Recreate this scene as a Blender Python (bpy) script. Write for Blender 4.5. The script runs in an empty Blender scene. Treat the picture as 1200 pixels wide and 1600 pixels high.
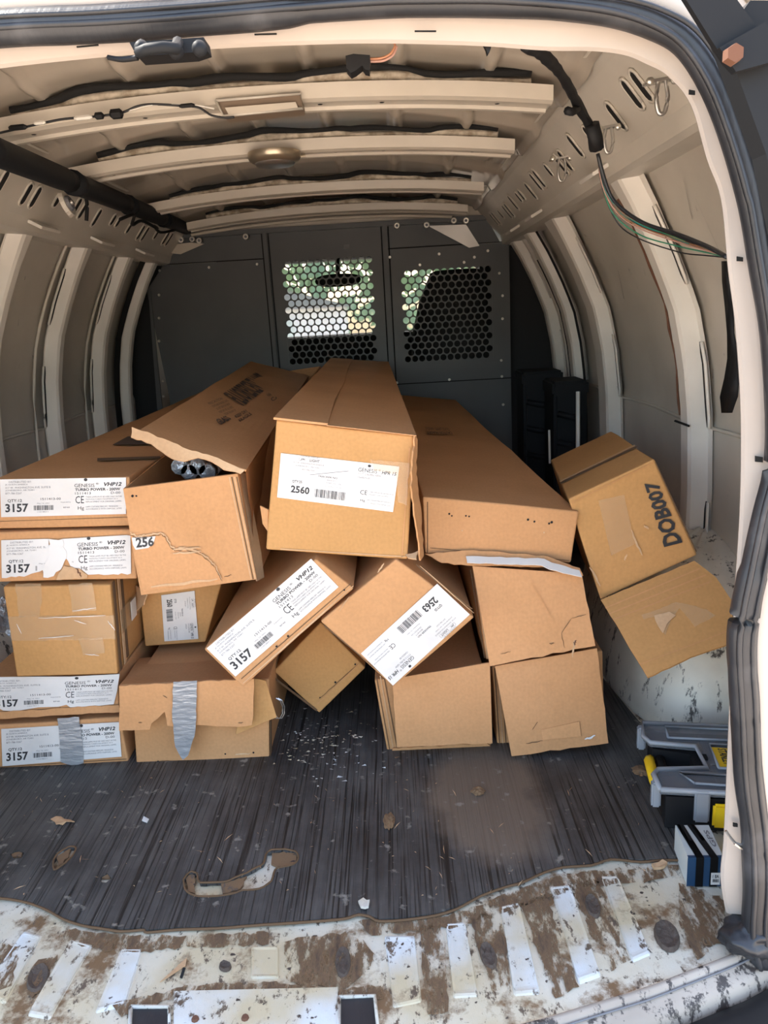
import bpy, bmesh, math, random
from math import sin, cos, pi, radians, sqrt, atan2
from mathutils import Vector, Matrix, noise
V = Vector
random.seed(7)
SC = bpy.context.scene
COL = SC.collection

# ------------------------------------------------------------------ camera
F = 1200.0; VPX, VPY, ROLL, H = 608, 492, .053, .9
_c = V(((VPX - 600) / F, (800 - VPY) / F, -1)).normalized()
_u = V((-ROLL, 1, 0)); _u = (_u - _c * _u.dot(_c)).normalized()
_x = _c.cross(_u)
RT = Matrix((_x, _c, _u))            # camera space -> world (rows are world axes in camera space)
CAM = V((0, 0, H))
cd = bpy.data.cameras.new('camera'); cam = bpy.data.objects.new('camera', cd); COL.objects.link(cam)
cam.matrix_world = Matrix.Translation(CAM) @ RT.to_4x4()
cd.sensor_fit = 'HORIZONTAL'; cd.sensor_width = 36; cd.lens = 36 * F / 1200; cd.clip_start = .02; cd.clip_end = 200
SC.camera = cam

# ------------------------------------------------------------------ light
w = bpy.data.worlds.new('sky'); SC.world = w; w.use_nodes = True
wn = w.node_tree.nodes; wl = w.node_tree.links
bg = wn['Background']
sky = wn.new('ShaderNodeTexSky'); sky.sky_type = 'NISHITA'; sky.sun_disc = False
sky.sun_elevation = radians(52); sky.sun_rotation = radians(20); sky.dust_density = 3; sky.air_density = 1.0
wm = wn.new('ShaderNodeMix'); wm.data_type = 'RGBA'; wm.blend_type = 'MULTIPLY'; wm.inputs[0].default_value = 1; wm.inputs[7].default_value = (1, .93, .84, 1)
wl.new(sky.outputs[0], wm.inputs[6]); wl.new(wm.outputs[2], bg.inputs[0]); bg.inputs[1].default_value = .36
sl = bpy.data.lights.new('sun', 'SUN'); so = bpy.data.objects.new('sun', sl); COL.objects.link(so)
sl.energy = 4.2; sl.angle = radians(2); sl.color = (1, .93, .82)
so.rotation_euler = (radians(-12), radians(-36), 0)       # sun stands high on the left, slightly ahead: the open rear is in shade
vs = SC.view_settings; vs.view_transform = 'Standard'; vs.look = 'None'; vs.exposure = 1.75; vs.gamma = 1; vs.use_curve_mapping = False
try:
    SC.cycles.use_denoising = True; SC.cycles.max_bounces = 10; SC.cycles.diffuse_bounces = 6; SC.cycles.transparent_max_bounces = 12
    SC.cycles.sample_clamp_indirect = 8
except Exception: pass

# ------------------------------------------------------------------ unprojection helpers (pixel of the photo -> point in the van)
def ray(px, py): return RT @ V(((px - 600) / F, (800 - py) / F, -1))
def atY(px, py, y): d = ray(px, py); return CAM + d * (y / d.y)
def atZ(px, py, z): d = ray(px, py); return CAM + d * ((z - H) / d.z)
def atX(px, py, x): d = ray(px, py); return CAM + d * (x / d.x)
def atP(px, py, p, n): d = ray(px, py); return CAM + d * ((p - CAM).dot(n) / d.dot(n))

# ------------------------------------------------------------------ materials
def mat(name, col=(.5, .5, .5), rough=.6, metal=0, fn=None, alpha=1, spec=.5):
    m = bpy.data.materials.new(name); m.use_nodes = True
    N = m.node_tree.nodes; L = m.node_tree.links; b = N['Principled BSDF']
    b.inputs['Base Color'].default_value = (*col, 1); b.inputs['Roughness'].default_value = rough
    b.inputs['Metallic'].default_value = metal; b.inputs['Alpha'].default_value = alpha
    b.inputs['Specular IOR Level'].default_value = spec
    if fn: fn(N, L, b)
    return m
def tex(N, L, kind, scale, coord='Object', stretch=(1, 1, 1), rot=(0, 0, 0), **kw):
    tc = N.new('ShaderNodeTexCoord'); mp = N.new('ShaderNodeMapping'); t = N.new('ShaderNodeTex' + kind)
    mp.inputs['Scale'].default_value = stretch; mp.inputs['Rotation'].default_value = rot
    L.new(tc.outputs[coord], mp.inputs[0]); L.new(mp.outputs[0], t.inputs['Vector'])
    if 'Scale' in t.inputs: t.inputs['Scale'].default_value = scale
    for k, v in kw.items():
        if k in t.inputs: t.inputs[k].default_value = v
    return t
def ramp(N, L, src, *stops):
    r = N.new('ShaderNodeValToRGB'); L.new(src, r.inputs[0])
    el = r.color_ramp.elements
    while len(el) < len(stops): el.new(.5)
    for e, (p, c) in zip(el, stops): e.position = p; e.color = (*c, 1) if len(c) == 3 else c
    return r
def mixc(N, L, fac, a, b, mode='MIX'):
    m = N.new('ShaderNodeMix'); m.data_type = 'RGBA'; m.blend_type = mode
    for s, v in ((m.inputs[0], fac), (m.inputs[6], a), (m.inputs[7], b)):
        if hasattr(v, 'is_output') or isinstance(v, bpy.types.NodeSocket): L.new(v, s)
        elif isinstance(v, (int, float)): s.default_value = v
        else: s.default_value = (*v, 1)
    return m.outputs[2]
def bump(N, L, b, h, s=.3, d=.002):
    n = N.new('ShaderNodeBump'); n.inputs['Strength'].default_value = s; n.inputs['Distance'].default_value = d
    L.new(h, n.inputs['Height']); L.new(n.outputs[0], b.inputs['Normal'])

def card(col, dark):
    def fn(N, L, b):
        n1 = tex(N, L, 'Noise', 6, Detail=4)
        n2 = tex(N, L, 'Noise', 160, Detail=2)
        wv = tex(N, L, 'Wave', 42, rot=(0, 0, 0)); wv.wave_type = 'BANDS'; wv.bands_direction = 'X'
        wv.inputs['Distortion'].default_value = .6
        r = ramp(N, L, n1.outputs[0], (.3, dark), (.7, col))
        oi = N.new('ShaderNodeObjectInfo')
        rr = ramp(N, L, oi.outputs['Random'], (0, (.9, .9, .9)), (1, (1, 1, 1)))
        c = mixc(N, L, 1.0, r.outputs[0], rr.outputs[0], 'MULTIPLY')
        r2 = ramp(N, L, n2.outputs[0], (.3, (.9, .9, .9)), (.7, (1, 1, 1)))
        c = mixc(N, L, 1.0, c, r2.outputs[0], 'MULTIPLY')
        wr = ramp(N, L, wv.outputs[0], (0, (.985, .985, .985)), (1, (1, 1, 1)))
        c = mixc(N, L, 1.0, c, wr.outputs[0], 'MULTIPLY')
        L.new(c, b.inputs['Base Color']); bump(N, L, b, n1.outputs[0], .35, .006)
    return fn
M = {}
M['card'] = mat('cardboard', rough=.75, fn=card((.60, .31, .14), (.53, .27, .115)), spec=.25)
M['card2'] = mat('cardboard_yellow', rough=.7, fn=card((.56, .295, .11), (.50, .26, .09)), spec=.3)
M['card3'] = mat('cardboard_pink', rough=.8, fn=card((.63, .325, .15), (.56, .285, .125)), spec=.2)
M['torn'] = mat('cardboard_torn', rough=.9, fn=card((.66, .44, .26), (.50, .30, .16)), spec=.1)
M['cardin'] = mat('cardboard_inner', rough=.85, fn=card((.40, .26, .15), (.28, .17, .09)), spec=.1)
M['seam'] = mat('seam', (.12, .065, .03), .9)
def f(N, L, b):
    n = tex(N, L, 'Noise', 9, Detail=5); r = ramp(N, L, n.outputs[0], (.35, (.60, .57, .54)), (.65, (.70, .67, .64)))
    L.new(r.outputs[0], b.inputs['Base Color'])
M['label'] = mat('label_paper', rough=.45, fn=f)
M['ink'] = mat('ink', (.025, .025, .028), .6)
M['inkgrey'] = mat('ink_grey', (.16, .16, .17), .6)
M['inkbrown'] = mat('ink_on_cardboard', (.075, .045, .03), .8)
M['clear'] = mat('clear_tape', (.70, .50, .30), .12, alpha=.16, spec=.8)
def f(N, L, b):
    n = tex(N, L, 'Noise', 30, Detail=6, stretch=(1, 1, 3)); bump(N, L, b, n.outputs[0], .45, .008)
M['duct'] = mat('duct_tape', (.50, .51, .53), .36, .6, fn=f)
def paint(c1, c2, dirt, dirtamt, rough, sc=5):
    def fn(N, L, b):
        n = tex(N, L, 'Noise', sc, Detail=6); r = ramp(N, L, n.outputs[0], (.3, c2), (.65, c1))
        s = tex(N, L, 'Noise', 28, Detail=8, stretch=(1, 1, .35)); s.inputs['Roughness'].default_value = .75
        d = ramp(N, L, s.outputs[0], (dirtamt, (0, 0, 0)), (dirtamt + .05, (1, 1, 1)))
        c = mixc(N, L, d.outputs[0], r.outputs[0], dirt); L.new(c, b.inputs['Base Color'])
        bump(N, L, b, n.outputs[0], .12, .01)
    return fn
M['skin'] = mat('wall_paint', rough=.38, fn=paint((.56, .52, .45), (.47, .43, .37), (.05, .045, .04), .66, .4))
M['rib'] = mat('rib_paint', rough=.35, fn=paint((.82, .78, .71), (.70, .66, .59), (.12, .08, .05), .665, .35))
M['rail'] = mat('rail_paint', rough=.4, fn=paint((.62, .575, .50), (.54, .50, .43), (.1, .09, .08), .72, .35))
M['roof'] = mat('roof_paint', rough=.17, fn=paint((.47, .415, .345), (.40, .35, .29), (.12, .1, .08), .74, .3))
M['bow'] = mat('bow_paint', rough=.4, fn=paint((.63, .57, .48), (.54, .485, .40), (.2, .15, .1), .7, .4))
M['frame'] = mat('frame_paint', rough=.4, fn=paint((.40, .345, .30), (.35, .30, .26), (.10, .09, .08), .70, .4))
M['wheel'] = mat('wheelhouse_paint', rough=.5, fn=paint((.72, .67, .57), (.55, .50, .41), (.07, .06, .05), .56, .5, 9))
def f(N, L, b):
    n = tex(N, L, 'Noise', 40, Detail=6); r = ramp(N, L, n.outputs[0], (.35, (.30, .24, .17)), (.6, (.62, .55, .44)))
    L.new(r.outputs[0], b.inputs['Base Color']); bump(N, L, b, n.outputs[0], .8, .006)
M['foam'] = mat('sealant_foam', rough=.95, fn=f)
M['black'] = mat('black', (.010, .010, .011), .6, spec=.25)
M['hole'] = mat('flat_hole_black', (.008, .008, .008), .9)  # flat black: painted darkness of slots, holes and gaps, also black sealant
M['part'] = mat('partition_grey', (.098, .105, .11), .42, fn=paint((.105, .11, .112), (.085, .09, .094), (.17, .18, .18), .72, .4))
M['bolt'] = mat('bolt_zinc', (.7, .67, .6), .3, .9)
M['steel'] = mat('steel', (.55, .53, .5), .3, .9)
M['bronze'] = mat('lamp_ring', (.45, .38, .28), .3, .8)
M['rust'] = mat('rust', (.13, .055, .03), .85)
def f(N, L, b):
    n = tex(N, L, 'Noise', 14, Detail=7); r = ramp(N, L, n.outputs[0], (.3, (.014, .015, .018)), (.6, (.024, .025, .029)), (.8, (.07, .07, .075)))
    L.new(r.outputs[0], b.inputs['Base Color'])
    s = tex(N, L, 'Noise', 8, stretch=(20, 1, 1), Detail=3); bump(N, L, b, s.outputs[0], .2, .003)
M['rubber'] = mat('rubber_seal', rough=.42, fn=f)
def f(N, L, b):          # worn ribbed floor mat
    n = tex(N, L, 'Noise', 5, Detail=8); n.inputs['Roughness'].default_value = .65
    st = tex(N, L, 'Noise', 1, stretch=(230, 2.2, 1), Detail=4); st.inputs['Roughness'].default_value = .7
    st2 = tex(N, L, 'Noise', 1, stretch=(60, 5, 1), Detail=3)
    r = ramp(N, L, n.outputs[0], (.34, (.036, .034, .033)), (.5, (.070, .066, .062)), (.68, (.115, .107, .098)))
    s = ramp(N, L, st.outputs[0], (.41, (.06, .06, .065)), (.48, (1, 1, 1)))
    s2 = ramp(N, L, st2.outputs[0], (.3, (.55, .55, .58)), (.62, (1.0, 1.0, 1.0)))
    c = mixc(N, L, .92, r.outputs[0], s.outputs[0], 'MULTIPLY'); c = mixc(N, L, .8, c, s2.outputs[0], 'MULTIPLY')
    g = tex(N, L, 'Gradient', 1); g.gradient_type = 'SPHERICAL'
    mp = g.inputs['Vector'].links[0].from_node; mp.inputs['Location'].default_value = (-.14 / .16, -1.28 / .26, 0); mp.inputs['Scale'].default_value = (1 / .16, 1 / .26, 1)
    nn = mixc(N, L, 1.0, g.outputs[0], n.outputs[0], 'MULTIPLY')
    gr = ramp(N, L, nn, (.10, (0, 0, 0)), (.24, (.75, .75, .75)))
    c = mixc(N, L, gr.outputs[0], c, (.17, .125, .09)); 
    d = tex(N, L, 'Noise', 45, Detail=6); dr = ramp(N, L, d.outputs[0], (.64, (0, 0, 0)), (.72, (1, 1, 1)))
    c = mixc(N, L, dr.outputs[0], c, (.22, .20, .17)); L.new(c, b.inputs['Base Color'])
    bump(N, L, b, st.outputs[0], .5, .004)
M['mat'] = mat('floor_mat', rough=.55, fn=f)
def sillp(rustlo, rusthi, blue):
    def f(N, L, b):
        n = tex(N, L, 'Noise', 11, Detail=9); n.inputs['Roughness'].default_value = .7
        n2 = tex(N, L, 'Noise', 5, Detail=5)
        base = ramp(N, L, n2.outputs[0], (.40, (.56, .46, .30)), (.58, blue))
        e = tex(N, L, 'Noise', 48, stretch=(1, .55, 1), Detail=10); e.inputs['Roughness'].default_value = .75
        dr = ramp(N, L, n.outputs[0], (rustlo, (0, 0, 0)), (rusthi, (1, 1, 1)))
        c = mixc(N, L, dr.outputs[0], base.outputs[0], (.19, .11, .055))
        er = ramp(N, L, e.outputs[0], (.56, (0, 0, 0)), (.60, (1, 1, 1)))
        c = mixc(N, L, er.outputs[0], c, (.12, .085, .06))
        k = tex(N, L, 'Noise', 70, Detail=6); kr = ramp(N, L, k.outputs[0], (.66, (0, 0, 0)), (.70, (1, 1, 1)))
        c = mixc(N, L, kr.outputs[0], c, (.05, .035, .03)); L.new(c, b.inputs['Base Color'])
        bump(N, L, b, e.outputs[0], .5, .003)
    return f
M['sill'] = mat('worn_sill_paint', rough=.5, fn=sillp(.50, .60, (.66, .60, .49)))
M['pad'] = mat('worn_pad_paint', rough=.4, fn=sillp(.56, .66, (.66, .67, .66)))
M['grime'] = mat('grime', rough=.95, fn=sillp(.25, .36, (.3, .2, .15)))
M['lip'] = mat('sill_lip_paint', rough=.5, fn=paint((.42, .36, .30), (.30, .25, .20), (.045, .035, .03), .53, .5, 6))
M['ground'] = mat('pale_concrete', (.55, .47, .385), .9, fn=paint((.60, .51, .41), (.5, .42, .34), (.4, .33, .27), .66, .9, 2))
M['yellow'] = mat('yellow_plastic', (.85, .55, .015), .35)
def f(N, L, b): b.inputs['Transmission Weight'].default_value = .0
M['lid'] = mat('smoky_clear_plastic', (.20, .215, .235), .22, alpha=.6, spec=.5)
M['lidrim'] = mat('smoky_clear_plastic_rim', (.30, .315, .335), .25, alpha=.9, spec=.5)
M['blue'] = mat('dark_blue_card', (.012, .045, .10), .4)
M['greycard'] = mat('grey_card', (.52, .55, .53), .6)
M['glass'] = mat('windshield_glass', (.75, .9, .86), .05, alpha=.38)  # pale, partly opaque colour stands in for haze on the pane
M['cab'] = mat('cab_dark', (.02, .021, .023), .75)
M['body'] = mat('van_body_paint', (.50, .43, .37), .3)
M['dkdoor'] = mat('dark_door_plastic', (.012, .013, .015), .6, spec=.2)
M['leafm'] = mat('leaf', (.2, .3, .15), .5, fn=paint((.26, .40, .22), (.15, .25, .13), (.45, .55, .4), .6, .5, 3))
M['bark'] = mat('bark', (.12, .09, .06), .9)
M['stucco'] = mat('stucco', (.72, .73, .74), .9)
M['plasticbag'] = mat('silver_film', (.55, .57, .6), .25, .5, fn=lambda N, L, b: bump(N, L, b, tex(N, L, 'Noise', 22, Detail=5).outputs[0], 1, .03))
M['dry'] = mat('dry_leaf', (.55, .42, .33), .8)
for nm, c in dict(wblack=(.012, .012, .014), worange=(.42, .19, .10), wteal=(.02, .17, .15), wgreen=(.02, .17, .09), wwhite=(.75, .72, .65), wbrown=(.16, .07, .04), wpink=(.40, .22, .17)).items():
    M[nm] = mat('wire_' + nm[1:], c, .4)

# ------------------------------------------------------------------ object helpers
def link(name, bm, m, parent=None, smooth=False, kind=None, label=None):
    bmesh.ops.recalc_face_normals(bm, faces=bm.faces[:])
    me = bpy.data.meshes.new(name); bm.to_mesh(me); bm.free(); me.materials.append(m if not isinstance(m, str) else M[m])
    if smooth:
        for p in me.polygons: p.use_smooth = True
    return olink(name, me, parent, kind, label)
def olink(name, me, parent=None, kind=None, label=None):
    o = bpy.data.objects.new(name, me); COL.objects.link(o)
    if parent is not None: o.parent = parent; o.matrix_parent_inverse = Matrix.Translation(parent.location).inverted() if parent.type == 'EMPTY' and parent.parent is None else Matrix()
    if kind: o['kind'] = kind
    if label: o['label'] = label
    return o
def thing(name, label, cat, loc=(0, 0, 0), group=None):
    o = bpy.data.objects.new(name, None); COL.objects.link(o); o.location = loc; o.empty_display_size = .05
    o['label'] = label; o['category'] = cat
    if group: o['group'] = group
    return o
def tag(o, label, cat, group=None):
    o['label'] = label; o['category'] = cat
    if group: o['group'] = group
    return o
def struct(o): o['kind'] = 'structure'; return o
def grid(bm, fn, nu, nv, closed_u=False):
    vs = [[bm.verts.new(fn(i / nu, j / nv)) for j in range(nv + 1)] for i in range(nu + (0 if closed_u else 1))]
    n = len(vs)
    for i in range(nu):
        for j in range(nv):
            a, b = vs[i], vs[(i + 1) % n]
            bm.faces.new((a[j], b[j], b[j + 1], a[j + 1]))
    return vs
def box(bm, lo, hi, mtx=None, bev=0):
    r = bmesh.ops.create_cube(bm, size=1)
    c = (V(lo) + V(hi)) / 2; s = V(hi) - V(lo)
    for v in r['verts']:
        v.co = V((v.co.x * s.x, v.co.y * s.y, v.co.z * s.z)) + c
        if mtx: v.co = mtx @ v.co
    if bev:
        es = list({e for v in r['verts'] for e in v.link_edges})
        bmesh.ops.bevel(bm, geom=es, offset=bev, segments=2, affect='EDGES')
def tube(bm, pts, r, seg=8, flat=1.0, caps=True):
    pts = [V(p) for p in pts]; rings = []
    up = V((0.013, .021, 1)).normalized()
    for i, p in enumerate(pts):
        t = (pts[min(i + 1, len(pts) - 1)] - pts[max(i - 1, 0)]).normalized()
        a = t.cross(up)
        if a.length < .1: a = t.cross(V((1, 0, 0)))
        a.normalize(); b = a.cross(t)
        rr = r[i] if isinstance(r, (list, tuple)) else r
        rings.append([bm.verts.new(p + a * cos(2 * pi * k / seg) * rr + b * sin(2 * pi * k / seg) * rr * flat) for k in range(seg)])
    for a, b in zip(rings, rings[1:]):
        for k in range(seg): bm.faces.new((a[k], a[(k + 1) % seg], b[(k + 1) % seg], b[k]))
    if caps: bm.faces.new(rings[0][::-1]); bm.faces.new(rings[-1])
def smoothpath(pts, n=6, ty=None):
    pts = [V(p) for p in pts]; out = []
    for i in range(len(pts) - 1):
        p0, p1, p2, p3 = pts[max(i - 1, 0)], pts[i], pts[i + 1], pts[min(i + 2, len(pts) - 1)]
        for k in range(n):
            t = k / n
            out.append(.5 * ((2 * p1) + (p2 - p0) * t + (2 * p0 - 5 * p1 + 4 * p2 - p3) * t * t + (3 * p1 - p0 - 3 * p2 + p3) * t ** 3))
    out.append(pts[-1]); return out
def wire(name, pts, r, m, parent=None, n=6, seg=6):
    bm = bmesh.new(); tube(bm, smoothpath(pts, n), r, seg); return link(name, bm, m, parent, True)
def slab(bm, poly, nrm, th):
    """polygon (list of 3D points, any shape) extruded along nrm by th"""
    a = [bm.verts.new(p) for p in poly]
    f_ = bm.faces.new(a)
    r = bmesh.ops.extrude_face_region(bm, geom=[f_])
    for v in r['geom']:
        if isinstance(v, bmesh.types.BMVert): v.co += nrm * th
def rough(pts, amp=2.5, step=7, seed=1, only=None):
    """make the outline of a pixel polygon ragged"""
    rnd = random.Random(seed); out = []
    n = len(pts)
    for i in range(n):
        a = pts[i]; b = pts[(i + 1) % n]; out.append(a)
        if only is not None and i not in only: continue
        L_ = math.dist(a, b); k = max(1, int(L_ / step))
        for j in range(1, k):
            t = j / k; out.append((a[0] + (b[0] - a[0]) * t + rnd.uniform(-amp, amp), a[1] + (b[1] - a[1]) * t + rnd.uniform(-amp, amp)))
    return out
class Face:
    def __init__(s, q):      # q = TL, TR, BR, BL in 3D
        s.q = q; s.p = (q[0] + q[1] + q[2] + q[3]) / 4
        s.n = (q[1] - q[0]).cross(q[3] - q[0]).normalized()
        if s.n.dot(CAM - s.p) < 0: s.n = -s.n
    def px(s, x, y, off=0): return atP(x, y, s.p + s.n * off, s.n)
def poly(name, parent, face, pts, m, off=.001, th=.001, label=None, smooth=False):
    bm = bmesh.new(); slab(bm, [face.px(x, y, off) for x, y in pts], face.n, th)
    return link(name, bm, m, parent, smooth, None, label)
# ---- text
_tc = {}
def tmesh(s, bold=0, shear=0):
    k = (s, bold, shear)
    if k in _tc: return _tc[k]
    c = bpy.data.curves.new('t', 'FONT'); c.body = s; c.size = 1; c.resolution_u = 2; c.offset = bold; c.shear = shear; c.fill_mode = 'FRONT'
    o = bpy.data.objects.new('t', c); COL.objects.link(o)
    dg = bpy.context.evaluated_depsgraph_get(); me = bpy.data.meshes.new_from_object(o.evaluated_get(dg))
    vs = [(v.co.x, v.co.y) for v in me.vertices]; fs = [tuple(p.vertices) for p in me.polygons]
    bpy.data.objects.remove(o); bpy.data.curves.remove(c); bpy.data.meshes.remove(me)
    if vs:
        x0 = min(v[0] for v in vs); x1 = max(v[0] for v in vs); y0 = min(v[1] for v in vs); y1 = max(v[1] for v in vs)
        vs = [((x - x0) / (x1 - x0 + 1e-9), (y - y0) / (y1 - y0 + 1e-9)) for x, y in vs]
    _tc[k] = (vs, fs); return _tc[k]
def bil(q, u, v):            # v measured downwards
    return (q[0] * (1 - u) + q[1] * u) * (1 - v) + (q[3] * (1 - u) + q[2] * u) * v
def printing(parent, q, spec, m='ink', off=.0009, name='printing', clip=None):
    # one joined part: the letters are too small to pick apart
    """q four 3D corners; spec = list of (text, x0, y0, x1, y1[, bold[, shear]]) in fractions, y down; '|' draws a barcode"""
    n = (q[1] - q[0]).cross(q[3] - q[0]).normalized()
    if n.dot(CAM - q[0]) < 0: n = -n
    bm = bmesh.new()
    for sp in spec:
        s, x0, y0, x1, y1 = sp[:5]; b = sp[5] if len(sp) > 5 else 0; sh = sp[6] if len(sp) > 6 else 0
        if s == '|':
            rnd = random.Random(3); x = x0
            while x < x1:
                wd = (x1 - x0) * rnd.choice((.012, .02, .03)); 
                bm.faces.new([bm.verts.new(bil(q, a, c) + n * off) for a, c in ((x, y0), (min(x + wd, x1), y0), (min(x + wd, x1), y1), (x, y1))])
                x += wd + (x1 - x0) * rnd.choice((.012, .02, .028))
            continue
        if s == '-':
            bm.faces.new([bm.verts.new(bil(q, a, c) + n * off) for a, c in ((x0, y0), (x1, y0), (x1, y1), (x0, y1))]); continue
        if s == 'o':
            bm.faces.new([bm.verts.new(bil(q, (x0 + x1) / 2 + (x1 - x0) / 2 * cos(t * pi / 5), (y0 + y1) / 2 + (y1 - y0) / 2 * sin(t * pi / 5)) + n * off) for t in range(10)]); continue
        vs_, fs_ = tmesh(s, b, sh)
        bv = []
        for (x, y) in vs_:
            bv.append(bm.verts.new(bil(q, x0 + (x1 - x0) * x, y1 + (y0 - y1) * y) + n * off))
        for f_ in fs_:
            try: bm.faces.new([bv[i] for i in f_])
            except ValueError: pass
    if clip:
        for f_ in [f_ for f_ in bm.faces if clip(f_.calc_center_median())]: bm.faces.remove(f_)
    me = bpy.data.meshes.new(name); bm.to_mesh(me); bm.free(); me.materials.append(M[m])
    return olink(name, me, parent, 'stuff')
# ------------------------------------------------------------------ van section
CX = -.215
PROF = [(-.02, .915), (.45, .915), (.62, .908), (.75, .893), (.88, .865), (1.0, .815), (1.1, .765), (1.2, .705), (1.25, .66), (1.31, .575)]
def hx(z):
    for (a, b), (c, d) in zip(PROF, PROF[1:]):
        if z <= c: return b + (d - b) * max(0, (z - a)) / (c - a)
    return PROF[-1][1]
ZS = [-.02, .15, .3, .45, .55, .62, .70, .78, .86, .93, 1.0, 1.06, 1.12, 1.18, 1.22]
def roofz(x): return 1.385 - .075 * abs((x - CX) / .6) ** 2.2
YB = 3.45            # partition
YF = 5.3             # front end of cab
# ================================================================== STRUCTURE
# ---- outside ground
bm = bmesh.new(); bmesh.ops.create_grid(bm, x_segments=2, y_segments=2, size=25, matrix=Matrix.Translation((0, 0, -.66)))
struct(link('ground', bm, 'ground'))
# ---- walls
def wall(side, nm):
    s = 1 if side > 0 else -1
    bm = bmesh.new(); ys = [.99 + (YF - .99) * i / 40 for i in range(41)]
    def fn(u, v):
        z = ZS[0] + (1.33 - ZS[0]) * v; y = .99 + (YF - .99) * u
        return V((CX + s * (hx(min(z, 1.31)) + .055 + (.010 if z > .6 else 0)), y, z))
    grid(bm, fn, 24, 44)
    return struct(link(nm, bm, 'skin', None, True))
WR = wall(1, 'wall_right'); WL = wall(-1, 'wall_left')
def capsule_pts(a, b, wv, n=6):
    """outline of an elongated slot from a to b with half width vector wv"""
    ax = (b - a).normalized(); r = wv.length; out = []
    for k in range(n + 1):
        t = -pi / 2 + pi * k / n; out.append(b + ax * cos(t) * r + wv * sin(t))
    for k in range(n + 1):
        t = pi / 2 + pi * k / n; out.append(a + ax * cos(t) * r + wv * sin(t))
    return out
def rib(par, s, yc, wd, z0=-.02, z1=1.23, slots=((.25, .42), (.60, .80), (.93, 1.10)), flange=.028, nm='wall_rib', m='rib', d=.045):
    """hat-section upright that follows the wall's curve"""
    bm = bmesh.new(); n = 26
    sec = [(-wd / 2 - flange, -.002 - d + .048), (-wd / 2 - .006, .0 - d + .048), (-wd / 2 + .002, .040), (-wd / 2 + .010, .046), (wd / 2 - .010, .046), (wd / 2 - .002, .040), (wd / 2 + .006, 0), (wd / 2 + flange, -.002)]
    def fn(u, v):
        z = z0 + (z1 - z0) * u; k = v * (len(sec) - 1); i = min(int(k), len(sec) - 2); fr = k - i
        a, b = sec[i], sec[i + 1]; yy = a[0] + (b[0] - a[0]) * fr; dd = a[1] + (b[1] - a[1]) * fr
        fl = 1 + .5 * max(0, (z - 1.08) / .15) + .15 * max(0, (.35 - z) / .35)
        return V((CX + s * (hx(z) + .052 - dd), yc + yy * fl, z))
    grid(bm, fn, n, len(sec) - 1)
    o = link(nm, bm, m, par, False)
    for a, b in slots:           # elongated slots on the face towards the rear door
        if a < z0: continue
        bm = bmesh.new()
        yy = yc - wd / 2 - .016
        for off, r_, mt in ((.0, .010, 'hole'),):
            P = lambda z, o_: V((CX + s * (hx(z) + .047 - o_), yy, z))
            pts = []
            k = 8
            for j in range(k + 1):
                z = a + (b - a) * j / k; pts.append((z, 0))
            L1 = [P(z, .004) + V((0, -r_ * (0.35 if j in (0, k) else 1), 0)) for j, (z, _) in enumerate(pts)]
            L2 = [P(z, .004) + V((0, r_ * (0.35 if j in (0, k) else 1), 0)) for j, (z, _) in enumerate(pts)]
            for j in range(k): bm.faces.new([bm.verts.new(q) for q in (L1[j], L1[j + 1], L2[j + 1], L2[j])])
        link('slot', bm, 'hole', o)
        bm = bmesh.new(); tube(bm, [P(a + (b - a) * j / k, .005) + V((0, -.013, 0)) for j in range(k + 1)], .004, 5); link('slot_rim', bm, m, o, True)
    return o
rib(WR, 1, 1.86, .062, z1=1.20); rib(WR, 1, 2.60, .105, z1=1.22)
rib(WR, 1, 3.02, .075, z0=.62, z1=1.22); rib(WR, 1, 3.36, .07, z0=.55, z1=1.2)
for y_ in (1.72, 2.17, 2.60, 3.02): rib(WL, -1, y_, .048, flange=.012)
rib(WL, -1, 3.33, .05, slots=())
# narrow trim lips beside the ribs
for s, par, ys in ((1, WR, (1.95, 2.74, 3.12, 3.25)), (-1, WL, (2.05, 2.49, 2.92))):
    for y_ in ys:
        bm = bmesh.new()
        tube(bm, [V((CX + s * (hx(z) + .048), y_ + .03 * (z - .6), z)) for z in ZS], .011 if s > 0 else .005, 6); link('panel_edge', bm, 'rail', par, True)
# pressed horizontal line on the walls
for s, par in ((1, WR), (-1, WL)):
    bm = bmesh.new(); tube(bm, [V((CX + s * (hx(.6) + .054), y_, .6 + .004 * sin(y_ * 9))) for y_ in [1.0 + .15 * i for i in range(17)]], .005, 6); link('panel_crease', bm, 'skin', par, True)
# black gap of the sliding side door at right front
bm = bmesh.new()
grid(bm, lambda u, v: V((CX + (hx(.1 + 1.1 * v) + .035), 2.93 + .04 * u, .1 + 1.1 * v)), 1, 20); grid(bm, lambda u, v: V((CX + (hx(.1 + .98 * v) + .045), 3.17 + .12 * u, .1 + .98 * v)), 1, 20)
link('door_gap', bm, 'hole', WR)
bm = bmesh.new()
grid(bm, lambda u, v: V((CX - (hx(.1 + 1.1 * v) + .035), 3.20 + .07 * u, .1 + 1.1 * v)), 1, 20); link('door_gap', bm, 'hole', WL)
# rust runs and black sealant on the rear right upright
bm = bmesh.new()
pts = [V((CX + hx(z) + .012, 1.905 + .004 * sin(z * 40), z)) for z in [.62 + .03 * i for i in range(18)]]
tube(bm, pts, [.003 + .002 * noise.noise(V((i * 3.1, 0, 0))) for i in range(18)], 5, 1); link('rust_streak', bm, 'rust', WR)
bm = bmesh.new(); tube(bm, [V((CX + hx(.60) + .002, 1.82 + .09 * i / 3, .605)) for i in range(4)], .003, 5); link('black_strap', bm, 'black', WR)
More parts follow.
